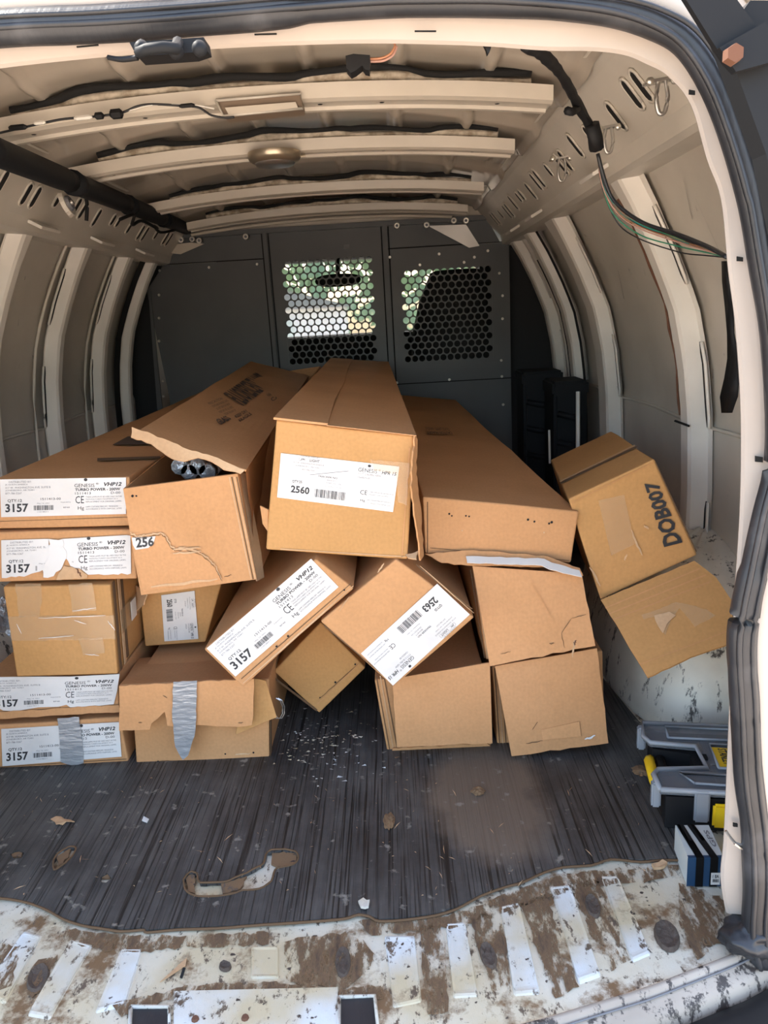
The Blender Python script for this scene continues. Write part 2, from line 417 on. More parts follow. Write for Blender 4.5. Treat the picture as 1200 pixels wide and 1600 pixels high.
# black sealant strip on the rear corner
bm = bmesh.new()
st = [(1134, 408, 3), (1137, 440, 6), (1142, 480, 7), (1144, 520, 5), (1148, 560, 10), (1146, 590, 14), (1141, 620, 17), (1138, 645, 9)]
L1 = [atX(x - w_ * .7, y, .678) for x, y, w_ in st]; L2 = [atX(x + w_ * .7, y, .678) for x, y, w_ in st]
for k in range(len(st) - 1):
    vs4 = [L1[k], L2[k], L2[k + 1], L1[k + 1]]
    a = [bm.verts.new(p) for p in vs4]; b = [bm.verts.new(p + V((-.006, 0, 0))) for p in vs4]
    bm.faces.new(b)
    for j in range(4): bm.faces.new((a[j], a[(j + 1) % 4], b[(j + 1) % 4], b[j]))
bmesh.ops.remove_doubles(bm, verts=bm.verts[:], dist=1e-4); link('sealant_strip', bm, 'black', WR, True)
# scratches and scuffs
rnd = random.Random(5)
for s, par, n_ in ((1, WR, 46), (-1, WL, 34)):
    bm = bmesh.new()
    for k in range(n_):
        y_ = rnd.uniform(1.35, 3.0); z = rnd.uniform(.35, 1.1); ln = rnd.uniform(.006, .03 if k % 9 else .12); an = rnd.uniform(.9, 2.2)
        p0 = V((CX + s * (hx(z) + .063), y_, z)); z2 = z + ln * sin(an); p1 = V((CX + s * (hx(z2) + .063), y_ + ln * cos(an), z2))
        p0.x -= s * .001; p1.x -= s * .001; wv = V((0, .0012, .0008)) * (1 if k % 4 else 2.5)
        bm.faces.new([bm.verts.new(p) for p in (p0 - wv, p1 - wv * .3, p1 + wv * .3, p0 + wv)])
    link('scuff', bm, 'ink', par, kind='stuff')

# ---- side rails under the roof
def rail(s, par):
    bm = bmesh.new()
    sec = [(.60, 1.345), (.585, 1.325), (.615, 1.30), (.70, 1.195), (.712, 1.165), (.73, 1.160), (.80, 1.165)]
    def fn(u, v):
        k = v * (len(sec) - 1); i = min(int(k), len(sec) - 2); fr = k - i
        return V((CX + s * (sec[i][0] + (sec[i + 1][0] - sec[i][0]) * fr), 1.0 + (YB + .05 - 1.0) * u, sec[i][1] + (sec[i + 1][1] - sec[i][1]) * fr))
    grid(bm, fn, 30, len(sec) - 1); o = link('roof_rail', bm, 'rail', par)
    nrm = V((-s * .105, 0, -.085)).normalized(); slope = V((s * .085, 0, -.105)).normalized()
    rnd = random.Random(2)
    y = 1.12; k = 0
    while y < 3.36:
        for dy in ((0, .05) if k % 2 == 0 else (0,)):
            c = V((CX + s * .657, y + dy, 1.247)) + slope * (.0 if k % 3 else .01); hl = .018 if k % 3 != 1 else .008
            out = capsule_pts(c - slope * hl, c + slope * hl, V((0, .0105, 0)), 4)
            bm = bmesh.new(); bm.faces.new([bm.verts.new(p + nrm * .0035) for p in out]); link('slot', bm, 'hole', o)
            bm = bmesh.new(); pts = out + [out[0]]
            tube(bm, [c + (p - c) * 1.16 + nrm * .002 for p in pts], .003, 4); link('slot_rim', bm, 'rail', o, True)
        y += .17 if k % 2 == 0 else .13; k += 1
    # hanging brackets of the rib heads
    return o
RR = rail(1, WR); RL = rail(-1, WL)
for s, rl, ys in ((-1, RL, (1.72, 2.17, 2.60, 3.04)), (1, RR, (1.86, 2.6, 3.02))):
    for y_ in ys:
        bm = bmesh.new(); box(bm, (-.035, -.06, -.004), (.035, .06, .004), Matrix.Translation((CX + s * .70, y_ - .01, 1.165 + .02)) @ Matrix.Rotation(s * -.5, 4, 'Y'), .002)
        link('rib_bracket', bm, 'rib', rl)
# ---- ceiling
bm = bmesh.new()
def ceil(u, v):
    x = CX - .60 + 1.20 * u; y = .99 + (YF - .2 - .99) * v; z = roofz(x)
    # pressed beads running across, broken into fields
    bow = [1.15, 1.67, 2.13, 2.77, 3.30, 3.8]
    fx = (u * 7.0) % 1; b1 = max(0, min(1, (abs(fx - .5) - .42) / .03))
    k = 0
    for a, c in zip(bow, bow[1:]):
        if a < y <= c: fy = (y - a) / (c - a); k = max(0, min(1, (min(fy, 1 - fy) - .22) / .06))
    return V((x, y, z + .016 * k * (1 - b1) - .012 * b1 * (1 - k) + .007 * k * max(0, 1 - abs(fx - .5 + .25 * sin(y * 7)) / .06) + .003 * noise.noise(V((x * 5, y * 5, 0)))))
grid(bm, ceil, 170, 170)
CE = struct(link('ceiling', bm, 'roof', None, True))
BOWX0, BOWX1 = CX - .575, CX + .55
def bow(y, wd, h=.035, x0=BOWX0, x1=BOWX1, dz=0):
    bm = bmesh.new()
    sec = [(-wd / 2 - .016, .030), (-wd / 2 - .012, .004), (-wd / 2, .0), (-wd / 2 + .012, .0), (-wd / 2 + .016, .006), (wd / 2 - .016, .006), (wd / 2 - .012, 0), (wd / 2, 0), (wd / 2 + .012, .03)]
    def fn(u, v):
        x = x0 + (x1 - x0) * u; k = v * (len(sec) - 1); i = min(int(k), len(sec) - 2); fr = k - i
        z = 1.306 - .032 * abs((x - CX) / .56) ** 2.2 + dz
        return V((x, y + sec[i][0] + (sec[i + 1][0] - sec[i][0]) * fr, z + sec[i][1] + (sec[i + 1][1] - sec[i][1]) * fr))
    grid(bm, fn, 24, len(sec) - 1); o = link('roof_bow', bm, 'bow', CE)
    # lumpy foam bead between bow and roof skin
    bm = bmesh.new(); pts = []; rs = []
    for i in range(61):
        x = x0 + .08 + (x1 - x0 - .12) * i / 60
        nn = noise.noise(V((x * 7, y * 3, 0))); step = .5 + .5 * math.tanh(6 * sin(x * 14 + y * 5))
        pts.append(V((x, y - wd / 2 + .006 + .004 * nn, 1.341 - .034 * abs((x - CX) / .56) ** 2.2 + dz + .006 * step))); rs.append(.016 + .004 * step + .003 * nn)
    tube(bm, pts, [r * .72 for r in rs], 8, .8); link('foam_bead', bm, 'foam', o, True)
    bm = bmesh.new(); tube(bm, [p + V((0, -.012, .012 + .004 * sin(p.x * 23 + y))) for p in pts], [.007 + .003 * noise.noise(p * 11) for p in pts], 6); link('black_sealant', bm, 'hole', o, True)
    # rivet holes
    for i in range(6):
        x = x0 + .1 + (x1 - x0 - .2) * (i + .3 * (i % 2)) / 5.3
        bm = bmesh.new(); z = 1.306 - .032 * abs((x - CX) / .56) ** 2.2 + dz
        bmesh.ops.create_circle(bm, cap_ends=True, segments=8, radius=.005, matrix=Matrix.Translation((x, y, z + .0045))); link('rivet_hole', bm, 'hole', o)
    return o
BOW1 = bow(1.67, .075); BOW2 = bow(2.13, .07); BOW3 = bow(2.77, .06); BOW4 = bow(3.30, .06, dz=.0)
# ---- floor with a curved rear edge
REAR = [(-1.4, 1.0), (-.9, .88), (-.6, .80), (-.215, .765), (0, .775), (.15, .808), (.3, .85), (.437, .899), (.56, .955), (.72, 1.06)]
def rear(x):
    for (a, b), (c, d) in zip(REAR, REAR[1:]):
        if x <= c: return b + (d - b) * max(0, x - a) / (c - a)
    return REAR[-1][1]
bm = bmesh.new()
def ff(u, v):
    x = CX - .93 + 1.86 * u; y0 = rear(x); y = y0 + (YF - y0) * v ** 1.8
    return V((x, y, 0 + .0015 * noise.noise(V((x * 9, y * 9, 0)))))
grid(bm, ff, 60, 60)
FL = struct(link('floor', bm, 'sill', None, True))
# sill lip sweeping down to the bumper
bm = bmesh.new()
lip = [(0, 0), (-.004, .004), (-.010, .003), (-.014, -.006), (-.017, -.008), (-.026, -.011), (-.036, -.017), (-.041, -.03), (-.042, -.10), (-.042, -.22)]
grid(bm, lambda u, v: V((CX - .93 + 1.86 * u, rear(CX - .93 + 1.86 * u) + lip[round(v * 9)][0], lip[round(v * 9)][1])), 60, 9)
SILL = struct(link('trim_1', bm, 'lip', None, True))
bm = bmesh.new()
tube(bm, [V((x, rear(x) - .016, -.004)) for x in [CX - .9 + 1.8 * i / 60 for i in range(61)]], .0015, 6); link('sealant_seam', bm, 'inkgrey', SILL, True)
# bumper
bm = bmesh.new()
bsec = [(0, -.075), (-.006, -.052), (-.018, -.046), (-.03, -.045), (-.10, -.050), (-.135, -.065), (-.145, -.10), (-.145, -.28)]
grid(bm, lambda u, v: V((CX - 1.0 + 2.0 * u, rear(CX - 1.0 + 2.0 * u) - .042 + bsec[round(v * 7)][0], bsec[round(v * 7)][1] + .022)), 40, 7)
tag(link('rear_bumper', bm, 'black', None, True), 'black plastic rear bumper below the rusty load sill', 'bumper')
# raised pads pressed in the sill
pads = [[(600, 1462), (648, 1462), (660, 1568), (614, 1578)], [(696, 1442), (727, 1440), (748, 1560), (708, 1562)], [(781, 1415), (811, 1408), (845, 1556), (803, 1560)],
        [(858, 1384), (890, 1381), (940, 1527), (904, 1540)], [(936, 1368), (964, 1367), (1018, 1494), (988, 1507)],
        [(38, 1455), (68, 1462), (8, 1570), (-32, 1555)], [(112, 1466), (147, 1476), (78, 1594), (42, 1588)], [(190, 1482), (224, 1482), (196, 1572), (148, 1584)], [(392, 1480), (436, 1480), (436, 1530), (392, 1530)]]
for q in pads:
    P = [atZ(x, y, 0) for x, y in q]; c = sum(P, V()) / 4
    bm = bmesh.new(); a = [bm.verts.new(p + V((0, 0, -.001))) for p in P]; b = [bm.verts.new(c + (p - c) * .93 + V((0, 0, .0035))) for p in P]
    e = [bm.verts.new(c + (p - c) * .84 + V((0, 0, .002))) for p in P]
    for r1, r2 in ((a, b), (b, e)):
        for j in range(4): bm.faces.new((r1[j], r1[(j + 1) % 4], r2[(j + 1) % 4], r2[j]))
    bm.faces.new(e); bmesh.ops.bevel(bm, geom=bm.edges[:], offset=.002, segments=1, affect='EDGES')
    link('raised_pad', bm, 'pad', FL)
# oval drain plugs
M['plug'] = mat('rotten_plug', (.085, .06, .045), .9, fn=lambda N, L, b: bump(N, L, b, tex(N, L, 'Noise', 90, Detail=6).outputs[0], 1, .006))
for cx_, cy_, rx, ry in ((536, 1505, 13, 26), (763, 1495, 13, 22), (926, 1418, 12, 19), (1042, 1464, 20, 26), (60, 1530, 17, 24), (352, 1512, 10, 8)):
    bm = bmesh.new(); n = 14
    top = [atZ(cx_ + rx * cos(2 * pi * k / n) - (ry * .3 * sin(2 * pi * k / n) if cx_ < 200 else -ry * .25 * sin(2 * pi * k / n) * (cx_ > 700)), cy_ + ry * sin(2 * pi * k / n), 0) for k in range(n)]
    c = sum(top, V()) / n
    r0 = [bm.verts.new(p + V((0, 0, .001))) for p in top]; r1 = [bm.verts.new(c + (p - c) * .85 + V((0, 0, .005 + .002 * random.random()))) for p in top]; r2 = [bm.verts.new(c + (p - c) * .5 + V((0, 0, .002 + .003 * random.random()))) for p in top]
    for a, b in ((r0, r1), (r1, r2)):
        for j in range(n): bm.faces.new((a[j], a[(j + 1) % n], b[(j + 1) % n], b[j]))
    bm.faces.new(r2); link('drain_plug', bm, 'plug', FL)
# dark square sockets and striker plate at the sill's bottom edge
for q in ([(205, 1577), (265, 1577), (265, 1625), (203, 1625)], [(530, 1562), (586, 1560), (592, 1625), (530, 1625)]):
    P = [atZ(x, y, .0) for x, y in q]
    bm = bmesh.new(); slab(bm, [p + V((0, 0, -.001)) for p in P], V((0, 0, 1)), .004); o = link('latch_socket', bm, 'rubber', FL)
    bm = bmesh.new(); tube(bm, [p + V((0, 0, .004)) for p in P + [P[0]]], .003, 6); link('socket_rim', bm, 'pad', o, True)
P = [atZ(x, y, 0) for x, y in ((272, 1552), (528, 1546), (528, 1640), (272, 1640))]
bm = bmesh.new(); slab(bm, P, V((0, 0, 1)), .004); pl = link('striker_plate', bm, 'pad', FL)
for x_, y_ in ((305, 1592), (383, 1590)):
    c = atZ(x_, y_, .005); bm = bmesh.new(); bmesh.ops.create_cone(bm, cap_ends=True, segments=8, radius1=.006, radius2=.004, depth=.005, matrix=Matrix.Translation(c)); link('bolt', bm, 'rust', pl)
for q in ([(250, 1535), (292, 1497), (290, 1510), (262, 1528)], [(281, 1528), (286, 1512), (290, 1513), (285, 1529)]):
    bm = bmesh.new(); slab(bm, [atZ(x, y, .001) for x, y in q], V((0, 0, 1)), .001); link('paint_chip' if q[0][0] == 250 else 'slit', bm, 'torn' if q[0][0] == 250 else 'hole', FL)
# grime patches as real crust on the sill

def f(N, L, b):
    n = tex(N, L, 'Noise', 34, stretch=(1.3, .4, 1), Detail=9); n.inputs['Roughness'].default_value = .8
    r = ramp(N, L, n.outputs[0], (.46, (0, 0, 0)), (.54, (1, 1, 1))); L.new(r.outputs[0], b.inputs['Alpha'])
    c = ramp(N, L, n.outputs[0], (.46, (.30, .18, .09)), (.56, (.13, .075, .04)), (.66, (.06, .038, .025))); L.new(c.outputs[0], b.inputs['Base Color'])
M['crust'] = mat('dirt_crust', rough=.95, fn=f)
for k, q in enumerate(([(812, 1412), (852, 1398), (878, 1470), (905, 1542), (868, 1560), (838, 1480)], [(893, 1384), (934, 1372), (958, 1440), (985, 1500), (950, 1520), (918, 1450)], [(735, 1436), (778, 1420), (792, 1480), (800, 1556), (772, 1560), (752, 1500)],
        [(655, 1450), (690, 1440), (696, 1500), (700, 1580), (668, 1585), (660, 1520)], [(560, 1440), (700, 1432), (860, 1372), (930, 1360), (1060, 1352), (1064, 1372), (940, 1384), (860, 1400), (720, 1448), (580, 1462)],
        [(60, 1500), (90, 1490), (82, 1540), (50, 1560), (38, 1530)], [(100, 1450), (200, 1462), (300, 1462), (420, 1458), (420, 1475), (300, 1480), (190, 1490), (90, 1470)], [(175, 1570), (300, 1540), (420, 1535), (530, 1545), (600, 1540), (600, 1560), (420, 1552), (250, 1566), (190, 1590)], [(440, 1470), (560, 1455), (590, 1500), (540, 1545), (450, 1535)], [(0, 1470), (30, 1480), (20, 1540), (-20, 1560), (-40, 1480)], [(1060, 1380), (1125, 1400), (1140, 1460), (1090, 1500), (1060, 1440)])):
    bm = bmesh.new(); slab(bm, [atZ(x, y, .0018) for x, y in rough(q, 3, 9, k)], V((0, 0, 1)), .0008); link('rust_crust', bm, 'crust', FL)
# ---- floor mat with worn holes
edge = [(-220, 1330), (-120, 1385), (-40, 1400), (0, 1405), (25, 1408), (50, 1414), (75, 1424), (100, 1438), (130, 1447), (160, 1452), (190, 1456), (225, 1453), (230, 1457), (280, 1453), (340, 1451), (400, 1447), (455, 1444), (500, 1440), (540, 1437), (560, 1431), (578, 1434), (592, 1440), (630, 1438), (680, 1431), (715, 1420), (750, 1401), (790, 1387), (815, 1381), (850, 1365), (880, 1356), (925, 1353), (955, 1344), (1000, 1347), (1035, 1345), (1065, 1346)]
outl = [atZ(x, y, .002).to_2d() for x, y in edge] + [V((.48, 1.10)), V((.50, 1.2)), V((.56, 1.4)), V((.50, 1.52)), V((.47, 1.8)), V((.5, 2.2)), V((.67, 2.5)), V((.67, YB)), V((-1.1, YB)), V((-1.1, 2.4)), V((-.9, 1.9)), V((-1.05, 1.35))]
holes = [[(287, 1378), (296, 1366), (308, 1368), (313, 1382), (345, 1381), (365, 1376), (395, 1362), (412, 1352), (418, 1334), (440, 1330), (462, 1334), (466, 1345), (458, 1354), (440, 1358), (430, 1362), (424, 1380), (405, 1392), (380, 1394), (362, 1400), (330, 1404), (303, 1402), (290, 1393)],
         [(84, 1348), (90, 1338), (108, 1326), (119, 1328), (112, 1342), (98, 1355), (85, 1362)], [(158, 1372), (168, 1366), (175, 1374), (166, 1381), (157, 1380)], [(16, 1336), (28, 1330), (38, 1334), (34, 1342), (22, 1343)]]
cu = bpy.data.curves.new('mat', 'CURVE'); cu.dimensions = '2D'; cu.fill_mode = 'BOTH'; cu.extrude = .003
def spl(pts):
    s = cu.splines.new('POLY'); s.points.add(len(pts) - 1); s.use_cyclic_u = True
    for p, q in zip(s.points, pts): p.co = (q[0], q[1], 0, 1)
spl(outl)
for k, h_ in enumerate(holes): spl([atZ(x, y, .005).to_2d() for x, y in rough(h_, 1.2, 8, k)])
o = bpy.data.objects.new('m', cu); COL.objects.link(o)
me = bpy.data.meshes.new_from_object(o.evaluated_get(bpy.context.evaluated_depsgraph_get())); bpy.data.objects.remove(o)
me.materials.clear(); me.materials.append(M['mat'])
for v in me.vertices: v.co.z += .0045
MT = tag(olink('floor_mat', me), 'worn dark grey ribbed rubber mat covering the van floor under the boxes', 'floor mat')
# frayed edge of the mat
bm = bmesh.new(); ed = smoothpath([atZ(x, y, .004) + V((0, 0, .002 * random.random())) for x, y in edge], 3)
tube(bm, ed, .0022, 5); link('frayed_edge', bm, 'seam', MT)
bm = bmesh.new()
for h_ in holes[:2]:
    pts = [atZ(x, y, .004) for x, y in h_]; tube(bm, [p + V((0, 0, .003 + .002 * random.random())) for p in smoothpath(pts + [pts[0]], 3)], .0018, 5)
link('torn_rim', bm, 'seam', MT, kind='stuff')
# dirt lying in the holes
bm = bmesh.new()
for q in ([(290, 1372), (305, 1368), (306, 1400), (294, 1396)], [(345, 1382), (372, 1376), (386, 1372), (375, 1392), (358, 1398), (348, 1399)], [(425, 1336), (462, 1334), (462, 1352), (440, 1358), (424, 1352)], [(88, 1342), (112, 1328), (108, 1342), (92, 1356)], [(160, 1367), (172, 1367), (172, 1374), (158, 1374)], [(18, 1336), (36, 1332), (34, 1342), (20, 1342)]):
    slab(bm, [atZ(x, y, .0015) for x, y in rough(q, 2, 6, 3)], V((0, 0, 1)), .004)
o = link('packed_dirt', bm, 'grime', FL, kind='stuff')
# bits of litter
def litter(name, q, m, label, cat, z=.0085, th=.0015, group=None, r_=1):
    bm = bmesh.new(); slab(bm, [atZ(x, y, z) + V((0, 0, .003 * random.random())) for x, y in rough(q, r_, 5, len(q))], V((0, 0, 1)), th); return tag(link(name, bm, m), label, cat, group)
litter('dry_leaf', [(79, 1281), (88, 1277), (96, 1277), (101, 1281), (110, 1282), (117, 1286), (104, 1286), (98, 1290), (88, 1290), (86, 1285)], 'torn', 'pale curled dry leaf lying on the left of the mat', 'leaf')
litter('stone_chip', [(560, 1413), (568, 1408), (578, 1411), (576, 1420), (564, 1422)], 'pad', 'small white stone chip on the mat near its front edge', 'stone', th=.004)
litter('paint_flake', [(225, 1278), (233, 1281), (230, 1287), (222, 1284)], 'pad', 'tiny pale paint flake on the mat right of the dry leaf', 'flake')
litter('wood_chip', [(1018, 1354), (1035, 1348), (1043, 1351), (1038, 1358), (1022, 1360)], 'torn', 'light wood chip at the mat edge left of the taped blue and grey box', 'wood chip', z=.002, th=.005)
# clods of dirt
for q, lb in (((608, 1284, 9, 13), 'brown clod of dirt in the middle of the mat'), ((1000, 1205, 14, 10), 'reddish brown clod of dirt left of the parts organizer'), ((747, 1237, 11, 8), 'rusty brown smear of dirt right of the mat centre')):
    c = atZ(q[0], q[1], .009); bm = bmesh.new(); bmesh.ops.create_icosphere(bm, subdivisions=3, radius=1)
    for v in bm.verts:
        k = 1 + .5 * noise.noise(v.co * 2.3 + V((q[0], 0, 0))); v.co = V((v.co.x * q[2] * .0011 * k, v.co.y * q[3] * .0016 * k, max(v.co.z, -.2) * .006 * k + .001)) + c
    tag(link('dirt_clod', bm, 'grime'), lb, 'dirt')
# dust and broken debris in the gap between the boxes
bm = bmesh.new(); rnd = random.Random(11)
for k in range(170):
    u = rnd.gauss(0, 1); vv = rnd.gauss(0, 1); x, y = 510 + 38 * u, 1160 + 26 * vv
    if y > 1235 or y < 1100: continue
    c = atZ(x, y, .0085); r_ = rnd.uniform(.0008, .0035); an = rnd.random() * 6
    p = [c + V((cos(an + t) * r_ * (1 + (t == 0) * 2.2), sin(an + t) * r_, rnd.random() * .002)) for t in (0, 2.1, 4.2)]
    bm.faces.new([bm.verts.new(q) for q in p])
tag(link('glass_debris', bm, 'pad', kind='stuff'), 'pale crumbs and dust on the mat in the gap between the box stacks', 'debris')
bm = bmesh.new(); rnd = random.Random(4)
for k in range(150):
    x, y = rnd.uniform(20, 1010), rnd.uniform(1215, 1420); c = atZ(x, y, .0082); r_ = rnd.uniform(.001, .003)
    an = rnd.random() * 6; L_ = r_ * (1 if k % 3 else 4)
    p = [c - V((cos(an), sin(an), 0)) * L_, c + V((-sin(an), cos(an), .5)) * r_ * .5, c + V((cos(an), sin(an), 0)) * L_]
    if y < 1400 + 0 * x: bm.faces.new([bm.verts.new(q) for q in p])
tag(link('straw_crumbs', bm, 'torn', kind='stuff'), 'scattered straw bits and pale crumbs on the open front of the mat', 'debris')

# ---- rear door opening
INNER = [(1134, 1425), (1126, 1372), (1131, 1310), (1136, 1200), (1140, 1100), (1145, 1000), (1150, 900), (1156, 800), (1158, 700), (1156, 607), (1148, 500), (1138, 423), (1127, 313), (1105, 250), (1080, 165), (1045, 120), (1010, 100), (975, 86), (925, 80), (850, 79), (750, 72), (600, 68)]
def dplane(px, py, off=0):
    p0 = V((0, .93 + off, 0)); n = V((0, -1, .055)).normalized(); return atP(px, py, p0, n)
inr = [dplane(x, y) for x, y in INNER]
# continue over the centre and mirror to the left
zt = inr[-1].z
left = [V((2 * CX - p.x, p.y, p.z)) for p in inr[::-1]]
mid = [V((CX + (inr[-1].x - CX) * t, inr[-1].y, zt + .006 * (1 - t * t))) for t in (.6, .2, -.2, -.6)]
loop = smoothpath(inr + mid + left, 6)
cen = V((CX, .97, .62))
def outw(i, d, dy=0):
    a = loop[max(i - 1, 0)]; b = loop[min(i + 1, len(loop) - 1)]; t = (b - a).normalized(); n = V((t.z, 0, -t.x))
    if n.dot(loop[i] - cen) < 0: n = -n
    n.y = 0; n.normalize(); return loop[i] + n * d + V((0, dy, 0))
def band(name, secs, m, parent=None, smooth=True, amp=0):
    bm = bmesh.new(); n = len(loop) - 1
    grid(bm, lambda u, v: outw(round(u * n), *secs[round(v * (len(secs) - 1))]) + V((amp * noise.noise(loop[round(u * n)] * 9), 0, 0)), n, len(secs) - 1)
    return link(name, bm, m, parent, smooth)
def fw(i):      # the flange is wide up on the header and at the foot
    return 1
FR = struct(band('trim_2', [(.12, .18), (.05, .09), (.016, .026), (.002, .006), (.0, .0), (.003, -.004), (.020, -.010), (.034, -.014), (.04, -.018)], 'frame', None, False))
# closing panel from the flange to the walls and roof
bm = bmesh.new(); n = len(loop) - 1
def rp(u, v):
    i = round(u * n); p = loop[i]; a = outw(i, .05, .09)
    d = V((p.x - CX, 0, p.z - .62)); s = 1
    zz = p.z; tx = CX + (1 if p.x > CX else -1) * (hx(min(p.z, 1.3)) + .06)
    if p.z > 1.05:
        t = min(1, (p.z - 1.05) / .12); tx = tx * (1 - t) + t * (CX + (p.x - CX) * 1.18); zz = p.z + t * .18
    b = V((tx, 1.12, zz)); return a * (1 - v) + b * v
grid(bm, rp, n, 3); link('corner_panel', bm, 'rail', FR, True)
# small square holes in the pillar
for x_, y_, s_ in ((1148, 406, 4), (1178, 714, 5), (1074, 150, 4), (1142, 1278, 3)):
    q = [dplane(x_ - s_ * 1.3, y_ - s_), dplane(x_ + s_, y_ - s_ * .6), dplane(x_ + s_, y_ + s_), dplane(x_ - s_ * 1.3, y_ + s_ * .8)]
    bm = bmesh.new(); slab(bm, [p + V((0, -.014, 0)) for p in q], V((0, -1, 0)), .002); link('square_hole', bm, 'hole', FR)
# slits in the header flange
for q in ([(130, 81), (163, 78), (163, 80), (130, 83)], [(402, 62), (436, 61), (436, 63), (402, 64)], [(647, 57), (680, 57), (680, 59), (647, 59)]):
    bm = bmesh.new(); slab(bm, [dplane(x, y) + V((0, -.018, 0)) for x, y in q], V((0, -1, 0)), .002); link('slit', bm, 'hole', FR)
# rubber seal: follows the flange outside; the lower right end hangs off and bulges inward
SEAL = [(1192, 1500), (1180, 1450), (1183, 1380), (1180, 1300), (1169, 1210), (1164, 1110), (1159, 1010), (1165, 950), (1175, 900), (1196, 800), (1214, 720), (1215, 600), (1206, 500), (1190, 400), (1172, 300), (1142, 200), (1110, 122), (1070, 66), (1020, 36), (960, 18), (880, 8), (780, 2), (680, 2), (600, 4), (450, 15), (300, 28), (150, 38), (0, 45), (-200, 66), (-420, 120), (-520, 220), (-600, 420), (-640, 700), (-640, 1000), (-600, 1300), (-560, 1450)]
sp_ = smoothpath([dplane(x, y, -.034) for x, y in SEAL], 5)
bm = bmesh.new(); rr_ = []
for i in range(len(sp_)):
    rr_.append(.0185 + .0012 * noise.noise(sp_[i] * 14) - (.003 if 40 < i < 120 else 0))
tube(bm, sp_, rr_, 10, 1.0)
SE = tag(link('rubber_door_seal', bm, 'rubber', None, True), 'black rubber weatherstrip round the rear door opening, sagging at lower right', 'door seal')
bm = bmesh.new()
tube(bm, [p + V((-.010 if p.x > CX else .010, -.016, -.004 if p.z > 1 else 0)) for p in sp_], .004, 6)
tube(bm, [p + V((.006 if p.x > CX else -.006, -.018, .006 if p.z > 1 else 0)) for p in sp_], .003, 6); link('seal_ridge', bm, 'rubber', SE, True)
# crumpled rubber foot of the seal
bm = bmesh.new(); bmesh.ops.create_icosphere(bm, subdivisions=4, radius=1); c = dplane(1176, 1462, -.03)
for v in bm.verts:
    k = 1 + .35 * noise.noise(v.co * 1.7) + .12 * noise.noise(v.co * 6); v.co = V((v.co.x * .042 * k, v.co.y * .030 * k, v.co.z * .024 * k)) + c
link('seal_foot', bm, 'rubber', SE, True)
# outer body round the seal
bm = bmesh.new(); n = len(sp_) - 1
def ob(u, v):
    i = round(u * n); p = sp_[i]; d = V((p.x - CX, 0, (p.z - .62) * 1.4)).normalized()
    sec = [(0.0, .028), (.018, .006), (.030, -.002), (.036, .004), (.10, .05), (.16, .15)][round(v * 5)]
    return p + d * sec[0] + V((0, sec[1], 0))
grid(bm, ob, n, 5); struct(link('trim_3', bm, 'body', None, True))
# outside shell of the van so that no light leaks in
bm = bmesh.new()
def shell(u, v):
    a = u * pi; s = cos(a); t = sin(a)
    x = CX + 1.03 * (abs(s) ** .55) * (1 if s > 0 else -1); z = -.1 + 1.52 * (abs(t) ** .42)
    return V((x, 1.08 + (YF + .1 - 1.08) * v, z))
grid(bm, shell, 40, 6); struct(link('van_body_shell', bm, 'body', None, True))

# ================================================================== PARTITION
def pq(*pts): return [atY(x, y, YB) for x, y in pts]
ny = V((0, -1, 0))
PT = bpy.data.objects.new('wall_front', None); COL.objects.link(PT); PT.location = (CX, YB, 0); struct(PT)
PX = lambda x, y: atY(x, y, YB)
ux = (PX(700, 500) - PX(500, 511)).normalized()
def pan(name, pts, dy=0, th=.004, m='part'):
    bm = bmesh.new(); slab(bm, [PX(x, y) + V((0, dy, 0)) for x, y in pts], ny, th); return link(name, bm, m, PT)
zb = -.02
def pan3(name, pts, dy=0, th=.004, m='part', par=None):
    bm = bmesh.new(); slab(bm, [V((x, YB + dy, z)) for x, z in pts], ny, th); return link(name, bm, m, par or PT)
def xz(px, py): p = PX(px, py); return p.x, p.z
# panel corners in world (x, z)
xl0, zl0 = xz(245, 368); xr0, zr0 = xz(762, 345)
xa = xz(412, 366)[0]; xb = xz(603, 355)[0]
xe = xz(797, 500)[0]
zt_ = 1.275
# left panel
pan3('upper_panel', [(xl0 + .02, zt_), (xa, zt_), (xa, 1.165), (xz(250, 400)[0], 1.165)])
pan3('solid_panel', [(xz(250, 400)[0] + .01, 1.16), (xa, 1.16), (xa, zb), (-.98, zb), (-1.0, .6), (xz(228, 440)[0], 1.06)])
pan3('upper_panel', [(xb, zt_ - .01), (xr0, zt_ - .01), (xe - .04, 1.175), (xb, 1.175)])
